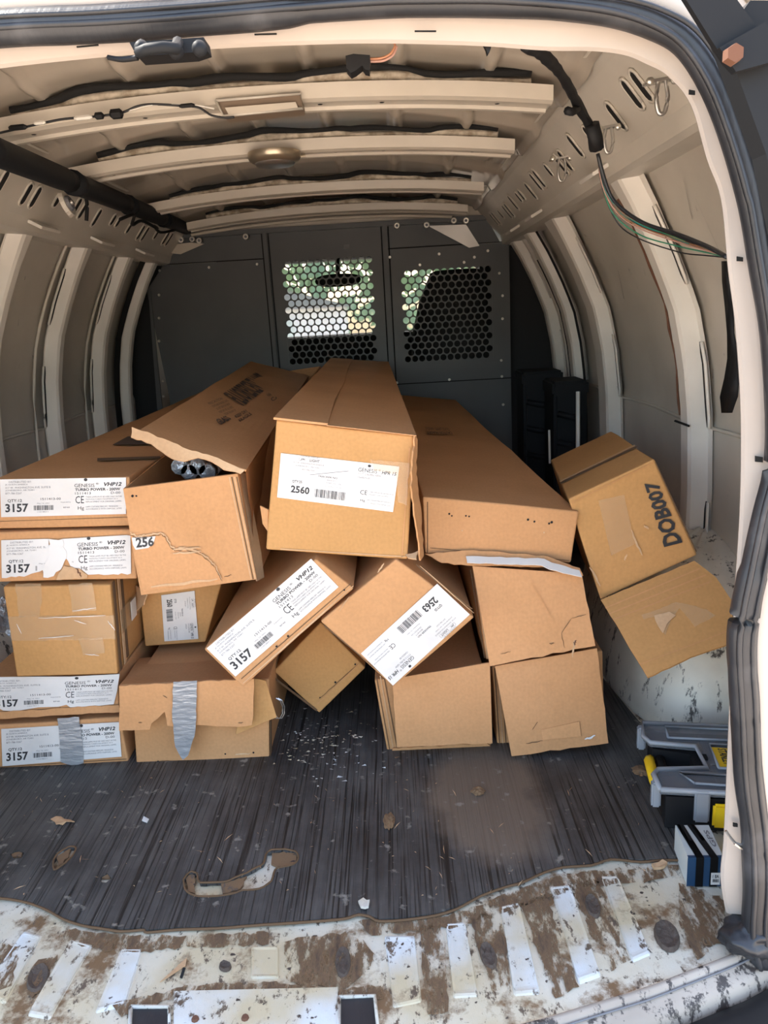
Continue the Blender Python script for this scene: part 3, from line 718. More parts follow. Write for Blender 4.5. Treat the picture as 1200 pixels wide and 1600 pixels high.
# windowed panels: frame strips around a perforated sheet
def winpanel(x0, x1, z0, z1, wx0, wx1, wz0, wz1, cols, rows, top=None):
    o = None
    bm = bmesh.new()
    def q(a, b, c, d): box(bm, (a, YB - .004, c), (b, YB, d))
    q(x0, wx0, z0, z1); q(wx1, x1, z0, z1); q(wx0, wx1, z0, wz0); q(wx0, wx1, wz1, z1)
    o = link('window_panel', bm, 'part', PT)
    px_ = (wx1 - wx0) / (cols + .5); pz = (wz1 - wz0) / rows; r = min(px_, pz * 1.12) * .455
    bm = bmesh.new()
    for j in range(rows):
        sh = (j % 2) * px_ / 2; zc = wz0 + (j + .5) * pz
        xs0 = wx0 + sh
        y_ = YB - .002
        if sh: bm.faces.new([bm.verts.new((a, y_, b)) for a, b in ((wx0, zc - pz / 2), (xs0, zc - pz / 2), (xs0, zc + pz / 2), (wx0, zc + pz / 2))])
        else: bm.faces.new([bm.verts.new((a, y_, b)) for a, b in ((wx1 - px_ / 2, zc - pz / 2), (wx1, zc - pz / 2), (wx1, zc + pz / 2), (wx1 - px_ / 2, zc + pz / 2))])
        for i in range(cols):
            xc = xs0 + (i + .5) * px_; ca = atan2(pz, px_)
            angs = []
            for a0, a1 in ((-ca, ca), (ca, pi - ca), (pi - ca, pi + ca), (pi + ca, 2 * pi - ca)):
                angs += [a0 + (a1 - a0) * t / 4 for t in range(4)]
            ro, ri, rb = [], [], []
            rz = min(r, pz * .49)
            for a in angs:
                c_, s_ = cos(a), sin(a); k = min((px_ / 2) / max(abs(c_), 1e-6), (pz / 2) / max(abs(s_), 1e-6))
                ro.append(bm.verts.new((xc + c_ * k, y_, zc + s_ * k))); ri.append(bm.verts.new((xc + c_ * r * .97, y_, zc + s_ * rz))); rb.append(bm.verts.new((xc + c_ * r * .97, y_ + .002, zc + s_ * rz)))
            m_ = len(angs)
            for k in range(m_): bm.faces.new((ro[k], ro[(k + 1) % m_], ri[(k + 1) % m_], ri[k])); bm.faces.new((ri[k], ri[(k + 1) % m_], rb[(k + 1) % m_], rb[k]))
    link('perforated_sheet', bm, 'part', o)
    return o
wx0, wz1 = xz(438, 404); wx1, _ = xz(582, 404); _, wz0 = xz(510, 567)
winpanel(xa + .012, xb - .012, zb, zt_ - .005, wx0, wx1, wz0, xz(510, 404)[1], 12, 16)
wx0, _ = xz(625, 420); wx1, _ = xz(768, 420); 
winpanel(xb + .002, xe, .60, 1.17, wx0, wx1, xz(697, 563)[1], xz(697, 419)[1], 12, 14)
pan3('solid_panel', [(xb, .6), (xe, .6), (xe, zb), (xb, zb)], .002)
# frame members of the partition
def member(name, x0, x1, z0, z1, dy=.0, th=.02):
    bm = bmesh.new(); box(bm, (x0, YB - th, z0), (x1, YB + .004, z1), None, .002); return link(name, bm, 'part', PT)
member('upright', xa - .004, xa + .014, zb, zt_); member('upright', xb - .016, xb + .004, zb, zt_ - .005)
for x_ in (xa - .009, xa + .019, xb - .021, xb + .009):
    bm = bmesh.new(); box(bm, (x_ - .0025, YB - .0055, .3), (x_ + .0025, YB - .0035, zt_ - .01)); link('panel_gap', bm, 'hole', PT)
for x0_, x1_, z_ in ((xz(250, 400)[0], xa, 1.1625), (xb + .01, xe, 1.1725), (xb + .01, xe, .6)):
    bm = bmesh.new(); box(bm, (x0_, YB - .0065, z_ - .002), (x1_, YB - .0045, z_ + .002)); link('panel_gap', bm, 'hole', PT)
member('top_rail', xl0, xr0, zt_ - .012, zt_ + .008, th=.025)
bm = bmesh.new(); slab(bm, [PX(x, y) + V((0, -.012, 0)) for x, y in ((234, 455), (237, 455), (256, 640), (248, 640))], ny, .01); link('edge_strip', bm, 'part', PT)
# partition joins: side fillers
for pts in ([(xl0, zt_ + .02), (xl0 + .02, 1.16), (-1.05, 1.05), (-1.08, .6), (-1.08, zb), (-1.3, zb), (-1.25, 1.1), (-1.0, zt_ + .08)], [(xr0 + .01, zt_ + .02), (xe - .02, 1.17), (xe + .0, 1.0), (xe, zb), (.85, zb), (.85, 1.1), (.65, zt_ + .1)]):
    bm = bmesh.new(); slab(bm, [V((x, YB + .07, z)) for x, z in pts], ny, .004); link('side_filler', bm, 'cab', PT)
bm = bmesh.new(); slab(bm, [V((x, YB + .01, z)) for x, z in ((-1.0, zt_), (.6, zt_), (.6, 1.42), (-1.0, 1.42))], ny, .003); link('roof_header', bm, 'bow', PT)
bolts = [(250, 423), (327, 418), (402, 413), (249, 461), (249, 497), (249, 533), (255, 595), (256, 619), (609, 402), (686, 397), (762, 392), (725, 410), (656, 414), (780, 427), (785, 462), (785, 498), (783, 563), (784, 588), (702, 593), (620, 598), (786, 632), (386, 372), (741, 402)]
for x_, y_ in bolts:
    p = PX(x_, y_) + V((0, -.006, 0)); bm = bmesh.new(); bmesh.ops.create_cone(bm, cap_ends=True, segments=8, radius1=.0065, radius2=.005, depth=.006, matrix=Matrix.Translation(p) @ Matrix.Rotation(pi / 2, 4, 'X')); link('bolt', bm, 'bolt', PT)
for x_, y_ in ((386, 371), (314, 377), (303, 375), (286, 376), (620, 354), (666, 353), (708, 346), (727, 346)):
    p = PX(x_, y_) + V((0, -.03, 0)); bm = bmesh.new(); bmesh.ops.create_cone(bm, cap_ends=True, segments=12, radius1=.014, radius2=.011, depth=.008, matrix=Matrix.Translation(p) @ Matrix.Rotation(pi / 2, 4, 'X'))
    o = link('washer', bm, 'bolt', PT); bm = bmesh.new(); bmesh.ops.create_cone(bm, cap_ends=True, segments=6, radius1=.006, radius2=.006, depth=.014, matrix=Matrix.Translation(p) @ Matrix.Rotation(pi / 2, 4, 'X')); link('bolt_head', bm, 'inkgrey', o)
# galvanized corner brackets
pan('corner_bracket', [(668, 354), (727, 352), (748, 385), (732, 388)], -.028, .003, 'steel')
pan('corner_bracket', [(268, 384), (300, 380), (322, 382), (285, 398), (262, 396)], -.028, .003, 'bow')
pan('sticker', [(537, 383), (546, 382), (546, 388), (537, 389)], -.006, .001, 'inkgrey')
# steel channel along the top
for dz_, yy in ((.03, 3.42), (.05, 3.40)):
    bm = bmesh.new(); tube(bm, [V((x, yy, zt_ + dz_ - .028 * abs((x - CX) / .56) ** 2)) for x in [CX - .6 + 1.1 * i / 20 for i in range(21)]], .008, 6); link('channel_edge', bm, 'bow', PT, True)

# ================================================================== CAB beyond the partition
bm = bmesh.new(); box(bm, (CX - .9, 4.45, -.2), (CX + .9, 4.9, .80), None, .04)
tag(link('dashboard', bm, 'cab'), 'dark dashboard seen through the left perforated window', 'dashboard')
def seat(x, y, lb, top=1.12):
    t = thing('cab_seat', lb, 'seat', (x, y, 0))
    bm = bmesh.new()
    sec = [(.26, .25), (.26, .60), (.245, .80), (.20, .95), (.155, 1.04), (.135, top - .01), (.11, top)]
    grid(bm, lambda u, v: V((x + sec[min(int(v * 6.001), 6)][0] * cos(u * 2 * pi) * (1 if abs(cos(u * 2 * pi)) < .8 else .92), y + .07 * sin(u * 2 * pi) + .1 * v, sec[min(int(v * 6.001), 6)][1])), 20, 6, True)
    link('backrest', bm, 'cab', t, True)
    bm = bmesh.new(); box(bm, (x - .25, y + .0, .05), (x + .25, y + .5, .32), None, .04); link('seat_base', bm, 'cab', t)
p = atY(718, 500, 3.72); seat(p.x, 3.72, 'dark cab seat behind the right perforated window', atY(718, 421, 3.8).z)
seat(-.80, 3.68, 'dark cab seat behind the solid left panel of the partition', 1.08)
mp = atY(528, 438, 4.35)
t = thing('rear_view_mirror', 'dark rear-view mirror seen through the left perforated window', 'mirror', mp)
bm = bmesh.new(); bmesh.ops.create_icosphere(bm, subdivisions=3, radius=1)
for v in bm.verts: v.co = V((.125 * math.copysign(abs(v.co.x) ** .7, v.co.x), .02 * v.co.y, .034 * math.copysign(abs(v.co.z) ** .8, v.co.z) + .0 * v.co.x)) + mp
link('mirror_housing', bm, 'cab', t, True)
bm = bmesh.new(); tube(bm, [mp + V((0, .01, 0)), mp + V((0, .08, .09)), mp + V((0, .1, .16))], .012, 6); link('stalk', bm, 'cab', t, True)
# cab front: windshield in its frame
bm = bmesh.new(); slab(bm, [V((-1.0, 4.95, .78)), V((.60, 4.95, .78)), V((.5, 4.62, 1.24)), V((-.92, 4.62, 1.24))], V((0, -.8, -.57)).normalized(), .005)
struct(link('window_1', bm, 'glass'))
bm = bmesh.new()
box(bm, (-1.3, 4.92, -.2), (.9, 5.0, .80)); box(bm, (-1.3, 4.5, 1.22), (.9, 4.75, 1.45))
tube(bm, [V((-1.06, 5.0, .7)), V((-.98, 4.6, 1.3))], .06, 8); tube(bm, [V((.64, 5.0, .7)), V((.56, 4.6, 1.3))], .05, 8)
struct(link('trim_4', bm, 'cab'))
# outside greenery and a house ahead of the van
t = thing('hedge', 'sunlit green hedge ahead of the van seen through the perforated windows', 'hedge', (0, 11, -.66))
bm = bmesh.new(); rnd = random.Random(9)
for k in range(2600):
    c = V((rnd.uniform(-4.5, 4), 11 + rnd.uniform(-.6, .6), rnd.uniform(-.6, 3.2))); r_ = rnd.uniform(.08, .2); a, b = rnd.random() * 6, rnd.random() * 3
    e1 = V((cos(a), sin(a) * .4, sin(b))).normalized() * r_; e2 = e1.cross(V((rnd.random(), 1, rnd.random()))).normalized() * r_ * .5
    bm.faces.new([bm.verts.new(q) for q in (c - e1, c + e2, c + e1, c - e2)])
link('foliage', bm, 'leafm', t, kind='stuff')
bm = bmesh.new()
for x_ in (-3, -1, 1, 3): tube(bm, [V((x_, 11, -.66)), V((x_ + .1, 11, 2.5))], .06, 6)
link('stem', bm, 'bark', t, kind='stuff')
t = thing('pale_house', 'pale house wall ahead of the van glimpsed through the left perforated window', 'house', (-1.3, 9, -.66))
bm = bmesh.new(); box(bm, (-1.9, 9, -.66), (-.50, 9.6, 1.02)); link('wall', bm, 'stucco', t)
bm = bmesh.new(); box(bm, (-1.5, 8.96, .5), (-1.1, 9.0, .9)); link('window', bm, 'glass', t)
bm = bmesh.new(); slab(bm, [V((-2.0, 8.9, 1.02)), V((-.40, 8.9, 1.02)), V((-1.2, 8.9, 1.25))], V((0, 1, 0)), .8); link('roof', bm, 'inkgrey', t)

# ================================================================== CARTONS
def carton(label, q, yf, D, m='card', group=None, open_top=False, yfs=None, dent=.0025, name='cardboard_box', backq=None, body='body'):
    """front face from four photo corners on the plane y=yf, pushed back by the vector D"""
    yfs = yfs or [yf] * 4
    A = [atY(x, y, yy) for (x, y), yy in zip(q, yfs)]
    B = [a + V(D or (0, 1, 0)) for a in A]
    if backq: B = backq(A)
    base = (A[2] + A[3]) / 2
    t = thing(name, label, 'box', base, group)
    seed = V((A[0].x * 17, A[0].z * 13, 0))
    def P(u, v, w_):
        f_ = bil(A, u, v); b_ = bil(B, u, v); p = f_ * (1 - w_) + b_ * w_
        nn = noise.noise_vector(p * 5 + seed)
        k = dent * (1.6 if 0 < w_ < 1 else 1)
        return p + nn * k
    bm = bmesh.new(); nu = nv = 6; nw = 14
    if not open_top:
        grid(bm, lambda u, v: P(u, v, 0), nu, nv); grid(bm, lambda u, v: P(u, v, 1), nu, nv)
        grid(bm, lambda u, w_: P(u, 0, w_), nu, nw); grid(bm, lambda u, w_: P(u, 1, w_), nu, nw)
        grid(bm, lambda v, w_: P(0, v, w_), nv, nw); grid(bm, lambda v, w_: P(1, v, w_), nv, nw)
        bmesh.ops.remove_doubles(bm, verts=bm.verts[:], dist=1e-5)
    else:
        T = .05
        def Q(u, v, w_, inn):
            u2 = min(max(u, .02 * inn), 1 - .02 * inn); v2 = min(v, 1 - .02 * inn); w2 = min(max(w_, .003 * inn), 1 - .003 * inn); return P(u2, v2, w2)
        for inn in (0, 1):
            grid(bm, lambda u, v: Q(u, v, 0, inn), nu, nv); grid(bm, lambda u, v: Q(u, v, 1, inn), nu, nv)
            grid(bm, lambda u, w_: Q(u, 1, w_, inn), nu, nw)
            grid(bm, lambda v, w_: Q(0, v, w_, inn), nv, nw); grid(bm, lambda v, w_: Q(1, v, w_, inn), nv, nw)
        def rim(a, b):
            n_ = 8
            for k in range(n_):
                t0, t1 = k / n_, (k + 1) / n_
                pts = []
                for tt, inn in ((t0, 0), (t1, 0), (t1, 1), (t0, 1)):
                    u = a[0] + (b[0] - a[0]) * tt; w_ = a[1] + (b[1] - a[1]) * tt; pts.append(bm.verts.new(Q(u, 0, w_, inn)))
                bm.faces.new(pts)
        rim((0, 0), (1, 0)); rim((0, 0), (0, 1)); rim((1, 0), (1, 1)); rim((0, 1), (1, 1))
        bmesh.ops.remove_doubles(bm, verts=bm.verts[:], dist=1e-5)
    o = link(body, bm, m, t)
    if not open_top:
        md = o.modifiers.new('b', 'BEVEL'); md.width = .0035; md.segments = 2; md.limit_method = 'ANGLE'; md.angle_limit = radians(50)
    t_ = Face(A); t_.A = A; t_.B = B; t_.t = t; t_.body = o
    return t_
def strip(fc, a, b, wd=.0016, m='seam', off=.0012, parent=None, name='fold_line', amp=.0):
    """thin dark crease between two pixel points of the face"""
    p, q = fc.px(*a, off), fc.px(*b, off); d = (q - p); s = fc.n.cross(d).normalized() * wd / 2
    bm = bmesh.new(); n = 8; L_ = []
    for k in range(n + 1):
        c = p + d * k / n + s * amp * random.uniform(-1, 1); f_ = .4 + .6 * sin(pi * k / n) if amp else 1
        L_.append((bm.verts.new(c - s * f_), bm.verts.new(c + s * f_)))
    for x, y in zip(L_, L_[1:]): bm.faces.new((x[0], y[0], y[1], x[1]))
    return link(name, bm, m, parent or fc.t)
def staples(fc, pts, m='hole'):
    for x, y in pts:
        bm = bmesh.new(); p = fc.px(x, y, .0012); r_ = random.uniform(.0018, .003)
        bmesh.ops.create_icosphere(bm, subdivisions=1, radius=r_, matrix=Matrix.Translation(p)); 
        for v in bm.verts: v.co = p + (v.co - p) - fc.n * (v.co - p).dot(fc.n) * .7
        link('puncture', bm, m, fc.t)
def sheet(name, parent, q, ys, m='card', th=.004, bend=.006, nu=10, nv=8, seed=0, ragged=(0, 0, 0, 0), label=None):
    """a hanging flap: four pixel corners (TL TR BR BL) each at its own y"""
    A = [atY(x, y, yy) for (x, y), yy in zip(q, ys)]; n = (A[1] - A[0]).cross(A[3] - A[0]).normalized()
    if n.y > 0 : n = -n
    S = (A[1] - A[0]).length
    def P(u, v, o_):
        p = bil(A, u, v); e = bend * (noise.noise(V((u * 2.3 + seed, v * 2.1, seed))) + .6 * sin(pi * v) * .5)
        rg = V()
        if v == 1 and ragged[2]: rg = (A[3] - A[0]).normalized() * ragged[2] * noise.noise(V((u * 9 + seed, 0, 3)))
        if v == 0 and ragged[0]: rg = (A[3] - A[0]).normalized() * ragged[0] * noise.noise(V((u * 9 + seed, 0, 5)))
        if u == 1 and ragged[1]: rg = (A[1] - A[0]).normalized() * ragged[1] * noise.noise(V((v * 9 + seed, 0, 7)))
        if u == 0 and ragged[3]: rg = (A[1] - A[0]).normalized() * ragged[3] * noise.noise(V((v * 9 + seed, 0, 9)))
        return p + n * (e + o_) + rg
    bm = bmesh.new()
    a = grid(bm, lambda u, v: P(u, v, th), nu, nv); b = grid(bm, lambda u, v: P(u, v, 0), nu, nv)
    for i in range(nu):
        bm.faces.new((a[i][0], a[i + 1][0], b[i + 1][0], b[i][0])); bm.faces.new((a[i][nv], a[i + 1][nv], b[i + 1][nv], b[i][nv]))
    for j in range(nv):
        bm.faces.new((a[0][j], a[0][j + 1], b[0][j + 1], b[0][j])); bm.faces.new((a[nu][j], a[nu][j + 1], b[nu][j + 1], b[nu][j]))
    o = link(name, bm, m, parent, False, None, label); f_ = Face(A); f_.t = parent; f_.o = o; return f_
def polysheet(name, parent, pts, plane, m='card', th=.004, label=None, off=0, amp=.0):
    """a flap of any outline lying in the plane through three (px, py, y) points"""
    a, b, c = [atY(*p) for p in plane]; n = (b - a).cross(c - a).normalized()
    if n.y > 0: n = -n
    bm = bmesh.new(); P = [atP(x, y, a + n * off, n) for x, y in pts]; slab(bm, P, n, th)
    o = link(name, bm, m, parent, False, None, label); f_ = Face([P[0], P[1], P[2], P[-1]]); f_.n = n; f_.p = a + n * (off + th); f_.o = o; f_.t = parent; return f_

ADDR = ["DISTRIBUTED BY:", "JK NORTH AMERICA", "417 W. WASHINGTON AVE. SUITE B", "JONESBORO, AR 72401", "877-786-5267"]
FINE = ["THESE LAMPS MUST BE USED ONLY IN THE", "MANUFACTURER'S EQUIPMENT AS A", "REPLACEMENT FOR ORIGINAL LAMPS.", "LAMP CONTAINS MERCURY. MANAGE IN", "ACCORDANCE WITH DISPOSAL LAWS"]
def spec3157():
    s = [(a, x0, .05 + .075 * k, x1, .10 + .075 * k) for k, (a, x0, x1) in enumerate(zip(ADDR, (.07, .04, .04, .04, .04), (.25, .22, .40, .27, .17)))]
    g = list(s)
    big = [("QTY:12", .055, .53, .17, .62, .012), ("3157", .035, .65, .22, .88, .03), ("GENESIS", .59, .15, .75, .245), ("®", .76, .13, .785, .18), ("VHP12", .825, .12, .965, .225, .035, .25), ("TURBO POWER - 200W", .595, .27, .955, .345, .03), ("CE", .597, .48, .665, .68), ("Hg", .615, .76, .665, .88),
           ("|", .262, .71, .42, .84), ('o', .665, .0, .695, .085), ("1511413", .595, .375, .72, .44), ("D-00", .88, .375, .955, .44), ("1511413-00", .32, .51, .48, .57)]
    fine = [(t, .68, .49 + .065 * k + (.07 if k > 2 else 0), .965 - .03 * (k % 2), .53 + .065 * k + (.07 if k > 2 else 0)) for k, t in enumerate(FINE)] + [("May 14, 2021", .29, .64, .39, .68), ("110148211", .29, .87, .38, .90), ("Inspected by", .48, .62, .56, .66), ("BP48", .50, .76, .55, .80)]
    return big, g + fine
def specHPR(num):
    big = [("QTY:25", .115, .56, .20, .63, .02), (num, .11, .68, .27, .85, .035), ("GENESIS", .66, .12, .82, .205), ("®", .83, .11, .85, .15), ("HPR 15", .86, .13, .985, .21, .02, .2), ("CE", .70, .60, .76, .70), ("Hg", .71, .80, .75, .87), ("|", .315, .70, .575, .885), ('o', .735, .03, .765, .09), ("TRACKER NO:", .33, .39, .50, .43, .01), ("JK", .165, .06, .215, .11, .01, .2), ("LIGHT", .245, .06, .33, .11, .01)]
    fine = [("F71T12 BI-PIN 100W", .665, .23, .86, .275), ("1560025-00", .665, .31, .77, .35), ("DISTRIBUTED BY:", .17, .0, .33, .03), ("417 W. WASHINGTON AVENUE", .11, .15, .37, .18), ("JONESBORO, AR 72401", .13, .22, .34, .25), ("877-786-5267", .19, .29, .30, .32), ("BENNETT", .41, .46, .50, .49), ("2560/25/126", .40, .52, .53, .55), ("December 13, 2021", .39, .60, .55, .63),
            ("THESE LAMPS MUST BE USED ONLY IN THE", .78, .61, .985, .635), ("MANUFACTURER'S EQUIPMENT", .78, .67, .95, .695), ("LAMP CONTAINS MERCURY MANAGE IN", .76, .79, .97, .815), ("ACCORDANCE WITH DISPOSAL LAWS", .77, .86, .97, .885),
            ("-", .155, .045, .345, .048), ("-", .155, .115, .345, .118), ("-", .155, .045, .157, .118), ("-", .343, .045, .345, .118)]
    return big, fine
def label(fc, q, spec, pts=None, lab='white printed shipping label', off=.0015, clip=None, th=.0006):
    """paper label: q = the four pixel corners in reading order (TL TR BR BL); pts = a torn outline"""
    o = poly('label', fc.t, fc, pts or q, 'label', off, th, lab)
    Q = [fc.px(x, y, off + th) for x, y in q]
    big, fine = spec
    printing(o, Q, big, 'ink', .0004, 'printing', clip); printing(o, Q, fine, 'inkgrey', .0004, 'fine_print', clip)
    return o
GR_L = 'flat lamp cartons stacked on the left'
BK = (0, 1.82, 0)
# --- bottom left carton with duct tape round its label
e = carton('flat cardboard box at the bottom left, duct tape across its printed label', [(-12, 1133), (186, 1121), (200, 1190), (-8, 1203)], 1.455, (0, 1.82, 0), 'card', GR_L)
label(e, [(2, 1139), (186, 1128), (190, 1182), (4, 1197)], spec3157())
pts = [(90, 1122), (124, 1120), (127, 1140), (129, 1165), (131, 1192), (112, 1195), (95, 1190), (93, 1150)]
poly('duct_tape', e.t, e, rough(pts, 1.2, 8, 3), 'duct', .0035, .0015, 'grey crinkled duct tape')
strip(e, (-8, 1199), (198, 1186)); 
# --- second from bottom, torn label hanging
d = carton('flat cardboard box second from the bottom of the left stack, label edge peeling and wavy', [(-36, 1067), (184, 1056), (187, 1110), (-34, 1124)], 1.455, (0, 1.82, 0), 'card', GR_L)
label(d, [(-20, 1061), (186, 1056), (180, 1101), (-12, 1112)], spec3157(), [(-20, 1058), (60, 1057), (110, 1057), (187, 1053), (183, 1080), (178, 1100), (150, 1103), (110, 1105), (104, 1101), (92, 1104), (60, 1105), (24, 1111), (5, 1110), (-12, 1100)], off=.003)
strip(d, (-30, 1114), (186, 1102)); strip(d, (94, 1104), (94, 1116), .001)
polysheet('torn_edge', d.t, rough([(-30, 1113), (40, 1110), (93, 1106), (186, 1101), (188, 1112), (100, 1117), (20, 1122), (-30, 1125)], 1, 9, 4), [(0, 1110, 1.452), (180, 1101, 1.452), (0, 1122, 1.449)], 'card', .002)
# --- taped square carton
c_ = carton('yellowish square cardboard box patched with clear packing tape, in the left stack', [(4, 917), (172, 914), (184, 1053), (26, 1058)], 1.44, (-.05, 1.75, 0), 'card2')
for k, (pts, lb) in enumerate((([(12, 963), (178, 961), (181, 999), (18, 1001)], 'clear packing tape'), ([(24, 912), (64, 912), (66, 940), (62, 962), (30, 965)], None), ([(107, 913), (144, 911), (151, 954), (113, 957)], None), ([(122, 998), (160, 996), (164, 1020), (130, 1024)], None))):
    poly('clear_tape', c_.t, c_, rough(pts, 1.2, 10, k), 'clear', .002 + .0006 * k, .0005, lb)
for a, b in (((60, 966), (165, 962)), ((116, 969), (135, 975)), ((26, 975), (34, 990)), ((168, 970), (180, 985)), ((113, 955), (150, 950)), ((133, 1022), (155, 1024)), ((60, 998), (115, 993))):
    strip(c_, a, b, .0016, 'label', .0042, name='tape_glint', amp=1)
s_ = Face([c_.A[1], c_.B[1], c_.B[2], c_.A[2]]); s_.t = c_.t; s_.n = (c_.A[2] - c_.A[1]).cross(c_.B[1] - c_.A[1]).normalized(); s_.n = s_.n if s_.n.x > 0 else -s_.n
def onside(fc, u0, u1, v0, v1, name, m, off=.002, th=.001):
    q = [fc.A[1], fc.B[1], fc.B[2], fc.A[2]]; n = (q[1] - q[0]).cross(q[3] - q[0]).normalized(); n = n if n.x > 0 else -n
    bm = bmesh.new(); slab(bm, [bil(q, u, v) + n * off for u, v in ((u0, v0), (u1, v0), (u1, v1), (u0, v1))], n, th); return link(name, bm, m, fc.t)
for k in range(3): onside(c_, .006 + .014 * k, .014 + .014 * k, .0, 1.0 - .02 * k, 'flap_edge', 'torn' if k % 2 else 'seam', .001 + .002 * (k % 2))
onside(c_, .02, .16, .36, .62, 'clear_tape', 'clear', .004); onside(c_, .055, .075, .38, .6, 'tape_glint', 'label', .006)
# --- third flat, torn label
b = carton('flat cardboard box with a badly torn printed label, second from top at left', [(-14, 832), (207, 827), (214, 905), (-10, 909)], 1.45, BK, 'card', GR_L)
TL = [(2, 844), (70, 842), (76, 842), (80, 866), (74, 885), (62, 893), (50, 896), (38, 901), (3, 903)]
TR2 = [(98, 842), (198, 836), (204, 837), (205, 896), (170, 898), (138, 898), (128, 890), (110, 884), (100, 868)]
Lq = [(2, 844), (203, 836), (205, 896), (3, 903)]
_cl = lambda p: atcol(p)
def px_of(p):
    q = RT.transposed() @ (p - CAM); return 600 + F * q.x / -q.z, 800 - F * q.y / -q.z
big, fine = spec3157()
o = poly('label', b.t, b, rough(TL, 1.5, 7, 1, (2, 3, 4, 5, 6, 7)), 'label', .0015, .0006, 'left half of a torn white printed label')
Q = [b.px(x, y, .0021) for x, y in Lq]
printing(o, Q, big, 'ink', .0004, 'printing', lambda p: px_of(p)[0] > 58); printing(o, Q, fine, 'inkgrey', .0004, 'fine_print', lambda p: px_of(p)[0] > 72)
o = poly('label', b.t, b, rough(TR2, 1.5, 7, 2, (3, 4, 5, 6, 7, 8)), 'label', .0015, .0006, 'right half of a torn white printed label')
printing(o, Q, big, 'ink', .0004, 'printing', lambda p: px_of(p)[0] < 112); printing(o, Q, fine, 'inkgrey', .0004, 'fine_print', lambda p: px_of(p)[0] < 112)
poly('torn_paper', b.t, b, rough([(76, 842), (98, 842), (104, 872), (95, 890), (84, 900), (68, 902), (66, 888), (78, 868)], 2, 6, 5), 'label', .003, .001)
poly('torn_patch', b.t, b, rough([(100, 884), (124, 888), (137, 898), (136, 903), (88, 906), (92, 896)], 1.5, 6, 6), 'torn', .003, .001)
strip(b, (118, 888), (128, 901), .004, 'rust', .0045, amp=1)
# --- topmost flat
a = carton('topmost flat cardboard box of the left stack, undamaged printed label reading 3157', [(-14, 750), (202, 745), (203, 822), (-12, 826)], 1.455, (0, 1.80, .005), 'card', GR_L)
label(a, [(0, 749), (197, 746), (197, 803), (2, 808)], spec3157())
strip(a, (-10, 815), (203, 808), .001)
# top face printing of that carton
def ontop(fc, pts, m, name, off=.0015, th=.0006):
    q = [fc.A[0], fc.A[1], fc.B[1], fc.B[0]]; n = (q[1] - q[0]).cross(q[3] - q[0]).normalized(); n = n if n.z > 0 else -n
    p = (q[0] + q[1] + q[2] + q[3]) / 4
    bm = bmesh.new(); slab(bm, [atP(x, y, p + n * off, n) for x, y in pts], n, th); return link(name, bm, m, fc.t)
ontop(a, [(152, 716), (250, 713), (251, 716), (152, 720)], 'seam', 'open_seam', .003)
ontop(a, [(176, 695), (200, 682), (228, 684), (242, 694)], 'inkbrown', 'printed_panel', .003)
# --- small upright carton behind with a sideways label
p_ = carton('yellowish cardboard box set far back, white label standing sideways on its end', [(216, 914), (348, 907), (321, 1004), (226, 1011)], 1.60, (.03, 1.6, 0), 'card2')
big, fine = specHPR('2560')
label(p_, [(304, 923), (310, 998), (257, 1002), (252, 930)], (big, fine), lab='white label turned sideways')
polysheet('torn_flap', p_.t, rough([(214, 915), (232, 925), (226, 945), (214, 955), (216, 935)], 1, 6, 3), [(214, 915, 1.60), (232, 925, 1.56), (214, 955, 1.58)], 'torn', .003)
# --- bottom carton with its flap taped down
q_ = carton('bottom cardboard box whose top flap is held down by a strip of silver duct tape', [(205, 1069), (420, 1062), (421, 1190), (213, 1204)], 1.45, (-.012, 1.80, -.012), 'card')
sheet('side_flap', q_.t, [(385, 1058), (415, 1062), (432, 1119), (368, 1146)], [1.43, 1.44, 1.44, 1.425], 'card2', .004, .003, seed=3)
top = sheet('top_flap', q_.t, [(218, 1028), (398, 1020), (397, 1060), (187, 1070)], [1.60, 1.60, 1.405, 1.405], 'card', .004, .003, seed=1)
fl = polysheet('front_flap', q_.t, rough([(187, 1070), (397, 1059), (396, 1118), (394, 1131), (372, 1134), (350, 1133), (308, 1131), (270, 1133), (262, 1132), (258, 1110), (246, 1122), (238, 1128), (235, 1138), (215, 1139), (187, 1140)], .8, 9, 2), [(187, 1070, 1.403), (397, 1059, 1.403), (300, 1132, 1.415)], 'card3', .004)
for a1, b1 in (((255, 1086), (261, 1091)), ((216, 1129), (222, 1129)), ((372, 1130), (380, 1129))): strip(fl, a1, b1, .002, 'seam', .001, q_.t, 'puncture', amp=1)
def tapepoly(pts, planepts, off=.006): return polysheet('duct_tape', q_.t, rough(pts, .8, 7, 6), planepts, 'duct', .0012, 'shiny silver duct tape', off)
tapepoly([(271, 1066), (281, 1040), (290, 1034), (315, 1033), (313, 1048), (308, 1064)], [(187, 1070, 1.405), (397, 1060, 1.405), (300, 1024, 1.60)], .007)
tapepoly([(271, 1065), (308, 1063), (307, 1095), (306, 1130), (304, 1150), (299, 1164), (294, 1180), (286, 1187), (280, 1178), (274, 1166), (271, 1140), (269, 1110)], [(187, 1070, 1.400), (397, 1059, 1.400), (300, 1132, 1.411)])
strip(q_, (244, 1190), (280, 1188), .002, 'seam', amp=1); strip(q_, (358, 1180), (392, 1177), .003, 'torn', amp=1); staples(q_, [(247, 1190), (352, 1178), (396, 1176)])
onside(q_, .0, .01, .5, 1, 'flap_edge', 'seam')
bm = bmesh.new()
for k in range(2):
    cc = atY(433 + 3 * k, 1107, 1.46); tube(bm, [cc + V((.012 * sin(t * .7) * 1, .0, .024 * cos(t * .7))) for t in range(0, 7)], .0012, 5)
tag(link('wire_loop', bm, 'steel'), 'thin shiny wire loop sticking out right of the duct-taped box', 'wire')
